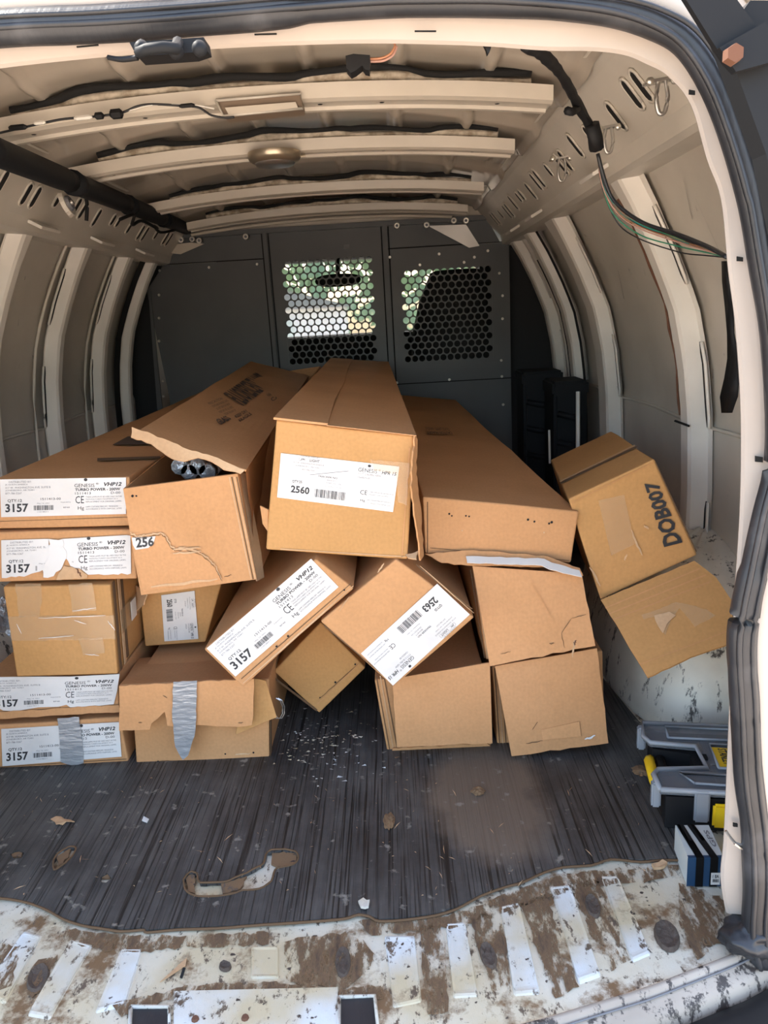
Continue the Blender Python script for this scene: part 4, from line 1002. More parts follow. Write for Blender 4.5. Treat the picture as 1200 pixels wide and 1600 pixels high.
# --- carton with ripped face, lid raised
f_ = carton('open cardboard box with torn front and raised lid, sits right of the left stack', [(192, 764), (372, 741), (403, 906), (222, 930)], 1.41, (.008, 1.78, .085), 'card', open_top=True)
for k, (x0, m_) in enumerate(((0, 'seam'), (4, 'torn'), (8, 'seam'), (12, 'torn'))):
    strip(f_, (370 - x0 * 1.0, 745), (402 - x0 * .8, 905 - 0), .0022, m_, .0015)
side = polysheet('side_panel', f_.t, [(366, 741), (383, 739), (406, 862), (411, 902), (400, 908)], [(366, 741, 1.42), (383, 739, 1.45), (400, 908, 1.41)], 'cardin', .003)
# ripped paper on the face: edge of the upper ply, darker lower ply
rip = [(203, 833), (214, 838), (232, 836), (252, 832), (259, 838), (266, 852), (274, 858), (290, 856), (314, 864), (328, 875), (336, 884), (347, 905)]
rp_ = rip + [(341, 906), (290, 913), (232, 922), (224, 925)]
poly('torn_ply', f_.t, f_, rough(rp_, .8, 6, 8, range(11)), 'card3', .0018, .0008)
for a1, b1 in zip(rip, rip[1:]): strip(f_, a1, b1, .0032, 'torn', .0045, amp=1, name='ripped_edge'); 
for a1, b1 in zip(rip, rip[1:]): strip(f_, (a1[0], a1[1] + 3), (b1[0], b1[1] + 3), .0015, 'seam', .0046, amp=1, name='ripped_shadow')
for yy in (856, 862): strip(f_, (270, yy + 3), (314, yy), .004, 'torn', .005, name='rolled_paper', amp=.5)
lo = poly('label', f_.t, f_, [(206, 840), (243, 838), (240, 848), (232, 856), (212, 859), (208, 852)], 'label', .0035, .0006, 'scrap of white label')
printing(lo, [f_.px(x, y, .0043) for x, y in ((210, 838), (242, 836), (242, 854), (212, 857))], [("256", .05, .1, .95, .95, .03)], 'ink')
strip(f_, (236, 918), (340, 905), .006, 'torn', .0035, name='ripped_edge', amp=.5); strip(f_, (350, 901), (362, 898), .002, 'seam', amp=1); staples(f_, [(207, 775), (213, 775)])
# lid
lp = [atY(206, 682, 1.40), atY(384, 737, 1.405), atY(482, 588, 3.15), atY(392, 566, 3.15)]
ln = (lp[1] - lp[0]).cross(lp[3] - lp[0]).normalized(); ln = ln if ln.z > 0 else -ln
bm = bmesh.new()
def lid(u, v, o_=0):
    p = bil([lp[3], lp[2], lp[1], lp[0]], u, v)
    if v > .99: p = p + V((0, -.006 * noise.noise(V((u * 9, 0, 0))) * 2, 0))
    return p + ln * (o_ + .005 * noise.noise(V((u * 2, v * 5, 1))))
A1 = grid(bm, lambda u, v: lid(u, v, .004), 14, 30); B1 = grid(bm, lambda u, v: lid(u, v, 0), 14, 30)
for i in range(14): bm.faces.new((A1[i][30], A1[i + 1][30], B1[i + 1][30], B1[i][30]))
for j in range(30): bm.faces.new((A1[0][j], A1[0][j + 1], B1[0][j + 1], B1[0][j])); bm.faces.new((A1[14][j], A1[14][j + 1], B1[14][j + 1], B1[14][j]))
link('lid', bm, 'card', f_.t, label='raised cardboard lid with brown printing')
bm = bmesh.new()                     # right side wall of the lid going down
sd = [atY(384, 737, 1.405), atY(398, 862, 1.43), atY(470, 690, 3.15), atY(482, 588, 3.15)]
grid(bm, lambda u, v: bil(sd, v, u) + V((.004 * noise.noise(V((u * 4, v * 3, 0))), 0, 0)), 20, 6)
r = bmesh.ops.solidify(bm, geom=bm.faces[:], thickness=.004); link('lid_side', bm, 'card', f_.t)
# light ragged lip along the lid's front
lipp = rough([(206, 668), (240, 680), (300, 705), (340, 716), (383, 735), (376, 741), (350, 735), (330, 722), (310, 716), (288, 722), (270, 718), (252, 706), (236, 694), (205, 684)], 1.2, 8, 3)
polysheet('torn_lip', f_.t, lipp, [(206, 682, 1.392), (384, 737, 1.398), (206, 669, 1.40)], 'torn', .003, 'light torn cardboard edge')
lt = bil(lp, .5, .5)
def lidq(pts): return [atP(x, y, lp[0] + ln * .009, ln) for x, y in pts]
ld = [o for o in f_.t.children if o.name.startswith('lid')][0]
LAMP = [("FLUORESCENT LAMPS", 0, 0, 1, .5, .02), ("FLUORESCENT LAMPS", 0, 0, 1, .5, .02)]
printing(ld, lidq([(348, 615), (398, 582), (432, 597), (381, 635)]), [("FLUORESCENT LAMPS", 0, 0, 1, 1, .03)], 'inkbrown', .001)
printing(ld, lidq([(324, 630), (348, 620), (376, 642), (352, 652)]), [("PRECAUTION:", .0, 0, .9, .14), ("CONTAINS FRAGILE GLASS", .0, .22, 1, .34), ("DO NOT DROP OR THROW", .05, .42, .9, .54), ("KEEP DRY AT ALL TIMES", .0, .62, .85, .74), ("STORE THIS WAY UP", .1, .82, .8, .94)], 'inkbrown', .001)
printing(ld, lidq([(336, 656), (352, 650), (362, 655), (344, 665)]), [("GLASS", 0, 0, 1, 1, .04)], 'inkbrown', .001)
printing(ld, lidq([(366, 650), (384, 640), (394, 648), (376, 660)]), [("KEEP DRY", 0, 0, 1, .4, .01), ("FRAGILE", 0, .6, 1, 1, .01)], 'inkbrown', .001)
printing(ld, lidq([(416, 616), (436, 606), (444, 616), (426, 628)]), [("HANDLE WITH", 0, 0, 1, .4, .01), ("CARE", 0, .6, 1, 1, .01)], 'inkbrown', .001)
# plastic-capped lamp ends inside the open box
t = thing('lamp_pack', 'grey plastic wrapped lamp ends inside the open torn box', 'lamp', atY(300, 760, 1.6))
bm = bmesh.new()
for k in range(4):
    c0 = atY(282 + 14 * k, 728, 1.56) + V((0, 0, -.012 * (k % 2)))
    tube(bm, [c0, c0 + V((.01, .3, .01)), c0 + V((.03, 1.0, .02))], .018, 10)
link('lamp_tube', bm, 'plasticbag', t, True)
bm = bmesh.new()
for k in range(4):
    c0 = atY(282 + 14 * k, 728, 1.558) + V((0, 0, -.012 * (k % 2))); bmesh.ops.create_cone(bm, cap_ends=True, segments=10, radius1=.019, radius2=.017, depth=.02, matrix=Matrix.Translation(c0) @ Matrix.Rotation(pi / 2, 4, 'X'))
link('end_cap', bm, 'plasticbag', t, True)
# --- bottom cartons right of the gap
l_ = carton('cardboard box on the mat just right of the dark gap, lower of its column', [(585, 1062), (757, 1046), (768, 1168), (607, 1183)], 1.455, (0, 1.8, 0), 'card')
sheet('front_flap', l_.t, [(613, 1060), (765, 1034), (769, 1160), (620, 1166)], [1.42, 1.42, 1.415, 1.415], 'card3', .004, .003, seed=5, ragged=(0, 0, .004, .002))
for x0 in (4, 10, 16): strip(l_, (584 + x0, 1056), (606 + x0, 1178), .002, 'seam' if x0 != 10 else 'torn', .002)
poly('tear', l_.t, l_, rough([(614, 1168), (760, 1160), (768, 1166), (610, 1180)], 1, 9, 2), 'card', .003, .003)
k_ = carton('cardboard box on the mat at the right end, its front flap hanging down', [(768, 1040), (942, 1016), (947, 1160), (778, 1171)], 1.46, (0, 1.8, 0), 'card')
fk = sheet('front_flap', k_.t, [(773, 1040), (932, 1012), (950, 1160), (799, 1180)], [1.42, 1.42, 1.40, 1.40], 'card3', .004, .004, seed=8, ragged=(0, .003, .004, 0))
for x0 in (3, 8, 13): strip(k_, (770 + x0, 1044), (778 + x0, 1168), .002, 'seam' if x0 != 8 else 'torn', .002)
poly('pressed_patch', k_.t, fk, [(846, 1140), (905, 1127), (908, 1150), (848, 1156)], 'card3', .0065, .0008)
strip(fk, (822, 1162), (848, 1157), .0018, 'seam', .007, name='crease', amp=1); strip(fk, (914, 1156), (930, 1149), .0045, 'label', .007, name='tear', amp=.6); strip(fk, (905, 1128), (908, 1150), .0012, 'seam', .007, name='crease'); strip(fk, (832, 1140), (840, 1128), .0012, 'seam', .007, name='crease')
j_ = carton('cardboard box second up at right, a torn wide flap covering its front', [(738, 886), (903, 897), (926, 1006), (760, 1032)], 1.465, (0, 1.8, 0), 'card')
fj = sheet('front_flap', j_.t, [(738, 884), (908, 896), (929, 1008), (765, 1040)], [1.435, 1.435, 1.405, 1.405], 'card3', .004, .005, seed=12, ragged=(0, .002, .004, 0))
for x0 in (0, 5, 10): strip(j_, (735 + x0, 890), (757 + x0, 1028), .002, 'seam' if x0 != 5 else 'torn', .002)
for a1, b1, m_, w_ in (((893, 966), (877, 990), 'seam', .0012), ((893, 966), (916, 960), 'seam', .0012), ((862, 966), (830, 910), 'card', .002), ((898, 1000), (894, 1027), 'torn', .004), ((900, 1000), (897, 1008), 'rust', .004), ((858, 1006), (866, 1005), 'seam', .002), ((782, 1022), (798, 1018), 'seam', .0015), ((877, 990), (882, 1012), 'seam', .0012)):
    strip(fj, a1, b1, w_, m_, .009, name='crease', amp=.8)
# --- plain carton wedged in the gap
o_ = carton('plain cardboard box standing on a corner, wedged low in the middle gap', [(427, 1049), (501, 972), (570, 1043), (499, 1114)], 1.545, (.008, 1.73, .0), 'card2')
strip(o_, (420, 1053), (495, 1110), .005, 'seam', .0015); strip(o_, (496, 1100), (562, 1036), .0015, 'card', .002); staples(o_, [(524, 1066), (500, 1090), (555, 1038)])
strip(o_, (499, 1092), (560, 1037), .0015, 'seam', .002, amp=1)
# --- tilted labelled carton
n_ = carton('tilted flat cardboard box in the middle, its 3157 label running up to the right', [(318, 1014), (494, 872), (553, 919), (379, 1074)], 1.36, (.008, 1.8, .0), 'card')
label(n_, [(323, 1013), (486, 873), (529, 917), (368, 1057)], spec3157())
strip(n_, (377, 1061), (548, 912), .0015); strip(n_, (380, 1068), (552, 915), .003, 'torn', .0015, amp=.5); staples(n_, [(432, 1010), (450, 994), (538, 922)])
# --- tilted square carton with an upside-down label
m_ = carton('tilted square cardboard box under the centre box, its 2563 label upside down', [(502, 971), (618, 874), (741, 964), (614, 1074)], 1.365, (.0, 1.8, -.012), 'card')
label(m_, [(734, 960), (614, 1071), (564, 1021), (683, 912)], specHPR('2563'), lab='white printed label, upside down')
strip(m_, (650, 882), (738, 952), .0035, 'seam', .002, amp=.4); strip(m_, (656, 884), (740, 958), .002, 'torn', .0022, amp=.4)
strip(m_, (590, 895), (600, 880), .003, 'torn', .002, amp=.4); strip(m_, (506, 977), (612, 1066), .002, 'seam', .0015); strip(m_, (530, 955), (546, 932), .002, 'torn', .002, amp=.5)
# --- centre carton
g_ = carton('squarish cardboard box at top centre with a white 2560 label on its end', [(430, 656), (648, 681), (637, 874), (416, 859)], 1.375, None, 'card2', backq=lambda A: [atY(517, 561, 3.22), atY(607, 566, 3.22), atY(607, 566, 3.22) + (A[2] - A[1]), atY(517, 561, 3.22) + V(((A[3] - A[0]).x * .2, 0, (A[3] - A[0]).z))])
label(g_, [(439, 708), (624, 729), (614, 800), (433, 777)], specHPR('2560'), lab='white printed label with a barcode')
poly('clear_tape', g_.t, g_, rough([(578, 718), (640, 724), (636, 790), (622, 785), (618, 740), (585, 735)], 1.5, 7, 2), 'clear', .003, .0005)
strip(g_, (640, 700), (628, 870), .002, 'card', .0015); strip(g_, (438, 858), (634, 870), .002, 'torn', .0015)
strip(g_, (484, 742), (545, 736), .0008, 'inkgrey', .003, name='pen_line')
q = [g_.A[0], g_.A[1], g_.B[1], g_.B[0]]; gn = (q[1] - q[0]).cross(q[3] - q[0]).normalized(); gn = gn if gn.z > 0 else -gn
bm = bmesh.new(); 
T = [(-.01, -.003), (.375, -.002), (.355, .2), (.38, .45), (.36, .7), (.375, 1), (.0, 1)]
slab(bm, [bil(q, u, v) + gn * .001 for u, v in T], gn, .004); link('top_flap', bm, 'card', g_.t, label='overlapping top flap')
bm = bmesh.new(); slab(bm, [bil(q, u, v) + gn * .0008 for u, v in ((.37, -.004), (1.01, -.004), (1.0, 1), (.37, 1))], gn, .0015); link('top_flap', bm, 'card', g_.t)
polysheet('torn_side_flap', g_.t, rough([(646, 680), (650, 686), (648, 740), (655, 790), (660, 868), (655, 876), (650, 830), (640, 760)], 1, 8, 5), [(646, 680, 1.37), (650, 700, 1.38), (655, 876, 1.36)], 'card', .003)
polysheet('torn_corner', g_.t, rough([(634, 868), (654, 862), (651, 875), (638, 873)], 1.5, 5, 5), [(634, 868, 1.365), (654, 862, 1.36), (638, 875, 1.35)], 'torn', .003)
polysheet('torn_scrap', g_.t, [(408, 790), (420, 796), (420, 830), (412, 818)], [(408, 790, 1.39), (420, 796, 1.38), (420, 830, 1.38)], 'card', .003)
# --- right long carton
h_ = carton('long brown unlabelled cardboard box right of the top centre box, staple holes in its end', [(660, 776), (905, 799), (893, 880), (664, 864)], 1.45, None, 'card3', backq=lambda A: [atY(612, 616, 3.25), atY(712, 625, 3.25), atY(712, 625, 3.25) + (A[2] - A[1]) * 1, atY(612, 616, 3.25) + (A[3] - A[0])])
h_.body.data.materials[0] = M['card']
staples(h_, [(702, 803), (706, 806), (733, 807), (728, 806), (825, 812), (835, 815), (858, 818), (862, 816)]); staples(h_, [(722, 829), (850, 832)], 'torn')
strip(h_, (668, 784), (668, 864), .002, 'seam'); strip(h_, (672, 856), (890, 876), .0012, 'seam'); strip(h_, (670, 866), (888, 884), .003, 'seam', .001)
sf = polysheet('torn_label_edge', h_.t, rough([(728, 870), (800, 872), (850, 874), (862, 880), (905, 892), (909, 902), (880, 896), (858, 890), (846, 884), (730, 880)], .8, 9, 7), [(728, 870, 1.43), (850, 874, 1.43), (905, 900, 1.40)], 'label', .002, 'white label strip torn along the bottom edge')
polysheet('torn_flap', h_.t, rough([(664, 866), (740, 860), (856, 870), (905, 888), (911, 900), (880, 898), (850, 886), (730, 884), (690, 880)], 1, 9, 2), [(664, 866, 1.44), (856, 870, 1.44), (900, 900, 1.42)], 'card', .003)
ontop(h_, [(664, 667), (707, 670), (710, 680), (668, 678)][::1], 'card', 'print_ground', .0005, .0002)
tq = [h_.A[0], h_.A[1], h_.B[1], h_.B[0]]; tn = (tq[1] - tq[0]).cross(tq[3] - tq[0]).normalized(); tn = tn if tn.z > 0 else -tn
printing(h_.body, [atP(x, y, tq[0] + tn * .004, tn) for x, y in ((708, 679), (668, 679), (664, 667), (700, 669))], [("CAUTION", 0, 0, .5, .4, .02), ("FRAGILE", .55, .05, 1, .4, .02), ("GLASS LAMPS", 0, .55, .6, .95), ("HANDLE", .66, .55, 1, .95)], 'inkbrown', .001)
# --- tilted carton against the right wall
i_ = carton('tilted cardboard box against the right wall, stencilled DOB007, bottom flap hanging open', [(888, 780), (1022, 716), (1089, 868), (938, 938)], 1.46, (.085, .60, -.04), 'card2')
I_ = lambda *p: [i_.px(x, y, .0015) for x, y in p]
printing(i_.body, I_((1037, 855), (1006, 756), (1027, 750), (1067, 847)), [("DOB007", 0, 0, 1, 1, .035)], 'ink', .001)
poly('clear_tape', i_.t, i_, [(935, 782), (975, 773), (992, 850), (955, 868)], 'clear', .0015, .0005)
strip(i_, (893, 786), (1018, 724), .0012, 'card', .002); strip(i_, (1024, 722), (1088, 862), .002, 'seam', .0015)
for a1, b1 in (((986, 828), (1003, 868)), ((976, 876), (979, 866)), ((922, 886), (938, 916)), ((1006, 822), (1014, 826))): strip(i_, a1, b1, .004, 'torn', .003, name='scratch', amp=.6)
fi = polysheet('bottom_flap', i_.t, rough([(939, 939), (1085, 878), (1120, 905), (1146, 944), (1142, 1007), (1080, 1028), (1012, 1060), (985, 1016), (962, 975)], .6, 12, 3), [(939, 939, 1.445), (1085, 878, 1.445), (1012, 1060, 1.27)], 'card2', .004, 'unfolded flap with a scrap of tape')
for k in range(3): strip(fi, (946 + 6 * k, 950 + 9 * k), (1094 + 9 * k, 888 + 10 * k), .003, 'card', .001, name='crease')
strip(fi, (1000, 1038), (1140, 985), .0015, 'card', .001, name='crease')
poly('torn_tape', i_.t, fi, rough([(1002, 961), (1030, 952), (1056, 941), (1080, 946), (1104, 952), (1118, 962), (1100, 972), (1086, 980), (1072, 962), (1062, 950), (1048, 968), (1040, 992), (1032, 984), (1022, 964), (1006, 968)], 1.2, 7, 9), 'label', .0015, .0006, 'torn scrap of paper tape').data.materials[0] = M['clear']
poly('torn_tape', i_.t, fi, rough([(1022, 962), (1046, 956), (1056, 962), (1042, 975), (1036, 990), (1028, 978)], 1, 7, 9), 'torn', .0022, .0006)
it = [i_.A[0], i_.A[1], i_.B[1], i_.B[0]]; inn = (it[1] - it[0]).cross(it[3] - it[0]).normalized(); inn = inn if inn.z > 0 else -inn
bm = bmesh.new(); slab(bm, [bil(it, u, v) + inn * .002 for u, v in ((-.0, .30), (1, .30), (1, .33), (0, .33))], inn, .0006); link('top_seam', bm, 'seam', i_.t)
bm = bmesh.new(); slab(bm, [bil(it, u, v) + inn * .003 for u, v in ((-.0, .34), (1, .34), (1, .36), (0, .36))], inn, .0006); link('top_seam', bm, 'torn', i_.t)
# crumpled film at the far left
t = bmesh.new(); bmesh.ops.create_icosphere(t, subdivisions=4, radius=1); c = atY(-12, 1000, 1.75)
for v in t.verts:
    k = 1 + .35 * noise.noise(v.co * 2.2) + .15 * noise.noise(v.co * 6); v.co = V((v.co.x * .07 * k, v.co.y * .09 * k, v.co.z * .10 * k)) + c
tag(link('crumpled_film', t, 'plasticbag', None, False), 'crumpled silvery plastic film at the left edge beside the taped yellowish box', 'plastic film')

# ================================================================== WHEELHOUSES
def wheelhouse(s, par):
    bm = bmesh.new(); c = V((CX + s * .985, 1.86, -.02)); ax, ay, az = .285, .45, .37
    def fn(u, v):
        th = pi * u; ph = pi / 2 * v      # th from rear to front, ph upward
        g = lambda t, e: math.copysign(abs(t) ** (2 / e), t)
        rbead = 1 + .014 * (1 if .25 < sin(th * 12) else 0) * (v > .25)
        return c + V((-s * ax * g(sin(th), 3.4) * g(cos(ph), 2.2), -ay * g(cos(th), 3.4) * g(cos(ph), 2.2), az * g(sin(ph), 2.2))) * rbead
    grid(bm, fn, 56, 20)
    return link('wheelhouse', bm, 'wheel', par, True)
wh = wheelhouse(1, FL); wheelhouse(-1, FL)
# floor corner step behind the organizer


# ================================================================== PARTS ORGANIZER on the mat at right
OR = V((.462, 1.158, .009)); t = thing('parts_organizer', 'black parts organizer with smoky clear lid and yellow latches by the right pillar', 'organizer', OR)
rot = Matrix.Translation(OR) @ Matrix.Rotation(radians(-10), 4, 'Z') @ Matrix.Diagonal((1, .68, 1, 1))
def ob_(name, lo, hi, m, par, bev=.003, lb=None, sm=False):
    bm = bmesh.new(); box(bm, lo, hi, rot, bev); return link(name, bm, m, par, sm, None, lb)
W_, D_, HH = .40, .30, .065
def plan(bm, pts, z0, z1):
    slab(bm, [rot @ V((x, y, z0)) for x, y in pts], V((0, 0, 1)), z1 - z0)
out = [(-.03, 0), (.35, 0), (.35, .31), (-.03, .31), (-.03, .22), (.035, .20), (.035, .105), (-.03, .085)]
bm = bmesh.new(); plan(bm, out, 0, .062); link('tray', bm, 'black', t)
lidp = [(-.04, -.006), (.36, -.006), (.36, .32), (-.04, .32), (-.045, .245), (-.035, .215), (.045, .205), (.05, .10), (-.035, .083), (-.045, .06)]
bm = bmesh.new(); plan(bm, lidp, .068, .076); ldo = link('lid', bm, 'lid', t, label='smoky translucent lid')
bm = bmesh.new(); P = [rot @ V((x, y, .077)) for x, y in lidp]; tube(bm, P + [P[0]], .005, 6); link('lid_rim', bm, 'lidrim', ldo, True)
for pts in ([(.07, .10), (.34, .10), (.34, .215), (.07, .215)], [(.02, .025), (.15, .02), (.15, .07), (.0, .07)], [(.17, .02), (.34, .02), (.34, .07), (.17, .07)], [(.0, .24), (.15, .24), (.15, .30), (.0, .30)], [(.17, .24), (.34, .24), (.34, .30), (.17, .30)]):
    bm = bmesh.new(); P = [rot @ V((x, y, .079)) for x, y in pts]; tube(bm, P + [P[0]], .0028, 5); link('lid_rib', bm, 'lidrim', ldo, True)
# compartments under the lid
for x, y, x2, y2 in ((.06, .02, .063, .3), (.15, .02, .153, .3), (.25, .02, .253, .3), (.06, .15, .34, .153)): ob_('divider', (x, y, .03), (x2, y2, .066), 'inkgrey', t, .0005)
bm = bmesh.new(); tube(bm, [rot @ V(p) for p in ((-.035, .085, .04), (-.038, .10, .045), (-.038, .20, .045), (-.035, .215, .04))], .010, 8); link('handle', bm, 'yellow', t, True, None, 'yellow carrying handle')
bm = bmesh.new(); tube(bm, [rot @ V(p) for p in ((-.018, .09, .045), (-.018, .21, .045))], .009, 8); link('handle_grip', bm, 'black', t, True)
ob_('latch', (.045, -.018, .012), (.15, -.004, .058), 'yellow', t, .004, 'yellow latch')
ob_('hinge_clip', (-.052, .015, .03), (-.036, .04, .078), 'lidrim', t, .003); ob_('hinge_clip', (-.052, .285, .03), (-.036, .31, .078), 'lidrim', t, .003); ob_('hinge_clip', (.015, -.016, .02), (.04, -.002, .08), 'lidrim', t, .003)
bm = bmesh.new(); plan(bm, [(.068, .11), (.16, .105), (.165, .195), (.07, .205)], .0766, .0775); lb_ = link('label', bm, 'yellow', t, label='yellow paper label')
printing(lb_, [rot @ V(p) for p in ((.078, .202, .0778), (.078, .115, .0778), (.10, .115, .0778), (.10, .202, .0778))][::-1], [("STANLEY", .05, .15, .95, .85, .03)], 'ink', .0004)
printing(lb_, [rot @ V(p) for p in ((.105, .195, .0778), (.155, .195, .0778), (.155, .12, .0778), (.105, .12, .0778))], [("|", .2, .2, .9, .5), ("AVIS", .1, .6, .8, .8), ("25 COMPARTMENTS", 0, .9, .9, .98)], 'ink', .0004)
ob_('slot_vent', (.045, .14, .077), (.058, .165, .079), 'black', t, .0005)
# ================================================================== small taped box
t = thing('small_taped_box', 'small grey and dark blue box strapped with black tape, in front of the organizer', 'box', atZ(1090, 1380, .002))
bx = [atZ(1073, 1384, .002), atZ(1128, 1384, .002)]; bx0 = bx[0]; bx1 = bx[1]; dx = (bx1 - bx0); dv = V((.008, .078, 0)); upv = V((0, 0, .052))
def pr(a, b_, c_, d_, h0, h1, m, name, par=t):   # prism over base fractions
    bm = bmesh.new(); P = [bx0 + dx * a + dv * c_, bx0 + dx * b_ + dv * c_, bx0 + dx * b_ + dv * d_, bx0 + dx * a + dv * d_]
    slab(bm, [p + upv * h0 for p in P], V((0, 0, 1)), upv.z * (h1 - h0)); return link(name, bm, m, par)
pr(0, 1, 0, 1, 0, 1, 'greycard', 'carton'); pr(-.01, 1.01, -.015, .0, .0, 1, 'blue', 'blue_end'); pr(-.0, 1.0, -.015, .06, 1.0, 1.01, 'blue', 'blue_edge')
for a1 in (.22, .62):
    bm = bmesh.new()
    P0 = bx0 + dx * a1; w2 = dx * .22; sk = dx * (-.20 if a1 < .5 else -.28)
    s1 = [P0 - dv * .03 + V((0, 0, .0)), P0 - dv * .03 + upv * 1.03, P0 + sk + dv + upv * 1.03, P0 + sk + dv * 1.01]
    for k in range(3): bm.faces.new([bm.verts.new(v_) for v_ in (s1[k], s1[k] + w2, s1[k + 1] + w2, s1[k + 1])])
    r = bmesh.ops.solidify(bm, geom=bm.faces[:], thickness=.001); link('black_tape', bm, 'black', t)
s = pr(.66, .92, -.035, -.03, .08, .5, 'label', 'price_sticker'); s['label'] = 'small white sticker'
Pq = [bx0 + dx * .68 - dv * .036 + upv * .48, bx0 + dx * .90 - dv * .036 + upv * .48, bx0 + dx * .90 - dv * .036 + upv * .1, bx0 + dx * .68 - dv * .036 + upv * .1]
printing(s, Pq, [("1 EA", .1, .1, .9, .4, .02), ("|", .1, .5, .9, .8)], 'ink', .0005)
Pq = [bx0 + dx * .80 + dv * .3 + upv * 1.012, bx0 + dx * .72 + dv * .95 + upv * 1.012, bx0 + dx * .90 + dv * .95 + upv * 1.012, bx0 + dx * .98 + dv * .3 + upv * 1.012]
printing(t.children[0], Pq, [("GPS", 0, .1, .8, .9, .02)], 'inkgrey', .0005)

# ================================================================== HARDWARE
# wiring loom at upper right
t = thing('wiring_loom', 'black taped wiring loom with loose green and orange wires at upper right', 'wiring', atY(905, 175, 1.2))
lw = [(820, 70, 1.04), (845, 84, 1.08), (868, 105, 1.15), (888, 135, 1.22), (905, 168, 1.28), (920, 195, 1.32), (928, 222, 1.34)]
bm = bmesh.new(); pp = smoothpath([atY(*p) for p in lw], 6); tube(bm, pp, [.0075 + .0025 * noise.noise(p * 60) for p in pp], 8); link('taped_sleeve', bm, 'black', t, True)
bm = bmesh.new(); tube(bm, [atY(902, 170, 1.27), atY(893, 175, 1.25), atY(886, 173, 1.24)], .006, 7); tube(bm, [atY(925, 195, 1.31), atY(930, 215, 1.32), atY(932, 232, 1.33)], .012, 8); link('tape_wrap', bm, 'black', t, True, 'stuff')
rnd = random.Random(8)
mids = [(934, 240, 1.34), (944, 290, 1.34), (965, 325, 1.33), (1000, 350, 1.29), (1060, 372, 1.22), (1105, 388, 1.13), (1136, 402, 1.05)]
cols = ['wblack', 'wblack', 'worange', 'wteal', 'wgreen', 'worange', 'wteal', 'wblack', 'wbrown', 'wpink', 'wteal', 'wgreen', 'worange', 'wblack']
for k, cc in enumerate(cols):
    off = (k - 6.5) * 1.0; sag = max(0, k - 7) * 4.5
    pts = []
    for j, (x, y, yy) in enumerate(mids):
        f = sin(pi * j / (len(mids) - 1)); wv = rnd.uniform(-5, 5) * f
        pts.append(atY(x - off * .5 * f + wv, y + off * .55 * f + (sag * .7 if k in (9, 11, 13) else 0) * f * (j > 1) + wv * .8, yy + .004 * k * f))
    wire('wire', pts, .0011 if k > 1 else .003, cc, t, 5)
# left wiring along the first bow
t = thing('roof_wiring', 'thin black wiring with connectors clipped along the rear roof bow at upper left', 'wiring', atY(170, 178, 1.62))
wire('wire', [atY(x, y, 1.60) for x, y in ((-10, 210), (20, 203), (60, 194), (100, 186), (150, 182), (190, 176), (215, 166), (240, 163), (280, 165), (310, 168), (330, 180), (352, 184), (366, 183))], .0022, 'wblack', t)
wire('wire', [atY(x, y, 1.60) for x, y in ((180, 176), (205, 172), (240, 164), (300, 164), (335, 170))], .0015, 'wwhite', t)
for x, y, w_, h2, m1 in ((28, 199, 14, 4, 'black'), (62, 192, 9, 3, 'wwhite'), (130, 184, 14, 3.4, 'wwhite'), (155, 181, 7, 5, 'black'), (182, 178, 10, 7, 'black'), (292, 165, 12, 3, 'black')):
    a_, b2 = atY(x - w_, y + w_ * .1, 1.59), atY(x + w_, y - w_ * .1, 1.59); bm = bmesh.new(); tube(bm, [a_, a_ + (b2 - a_) * .15, a_ + (b2 - a_) * .85, b2], [h2 * .0007, h2 * .0013, h2 * .0013, h2 * .0006], 6); link('connector', bm, m1, t)
# dome light
t = thing('dome_light', 'brown rectangular dome light frame on the rear roof bow', 'light', atY(405, 168, 1.62))
A = [atY(x, y, 1.615) for x, y in ((338, 158), (470, 147), (473, 170), (350, 182))]; fc = Face(A); fc.t = t
bm = bmesh.new(); slab(bm, A, V((0, 1, 0)), .05); link('housing', bm, 'bronze', t).data.materials[0] = mat('taupe_plastic', (.20, .145, .10), .5)
bm = bmesh.new(); slab(bm, [atY(x, y, 1.612) for x, y in ((352, 169), (462, 160), (466, 169), (358, 180))], V((0, -1, 0)), .004); link('lens', bm, 'bow', t)
bm = bmesh.new(); tube(bm, [p + V((0, -.004, 0)) for p in A + [A[0]]], .003, 5); link('frame_edge', bm, 'rail', t, True)
# round lamp
c = atY(429, 247, 2.08); t = thing('round_roof_lamp', 'round metal-ringed roof lamp under the second roof bow', 'light', c)
def disc(name, c, prof, m, t, seg=28, sx=1):
    bm = bmesh.new(); grid(bm, lambda u, v: c + V((prof[round(v * (len(prof) - 1))][0] * cos(2 * pi * u) * sx, prof[round(v * (len(prof) - 1))][0] * sin(2 * pi * u), prof[round(v * (len(prof) - 1))][1])), seg, len(prof) - 1, True); return link(name, bm, m, t, True)
disc('ring', c, [(.066, .012), (.066, 0), (.062, -.006), (.056, -.010), (.050, -.012)], 'bronze', t); disc('lens', c, [(.050, -.012), (.047, -.017), (.02, -.018), (.0001, -.018)], 'steel', t)
bm = bmesh.new(); tube(bm, [c + V((.066, 0, .0)), c + V((.078, 0, .002))], .004, 6); link('tab', bm, 'bronze', t)
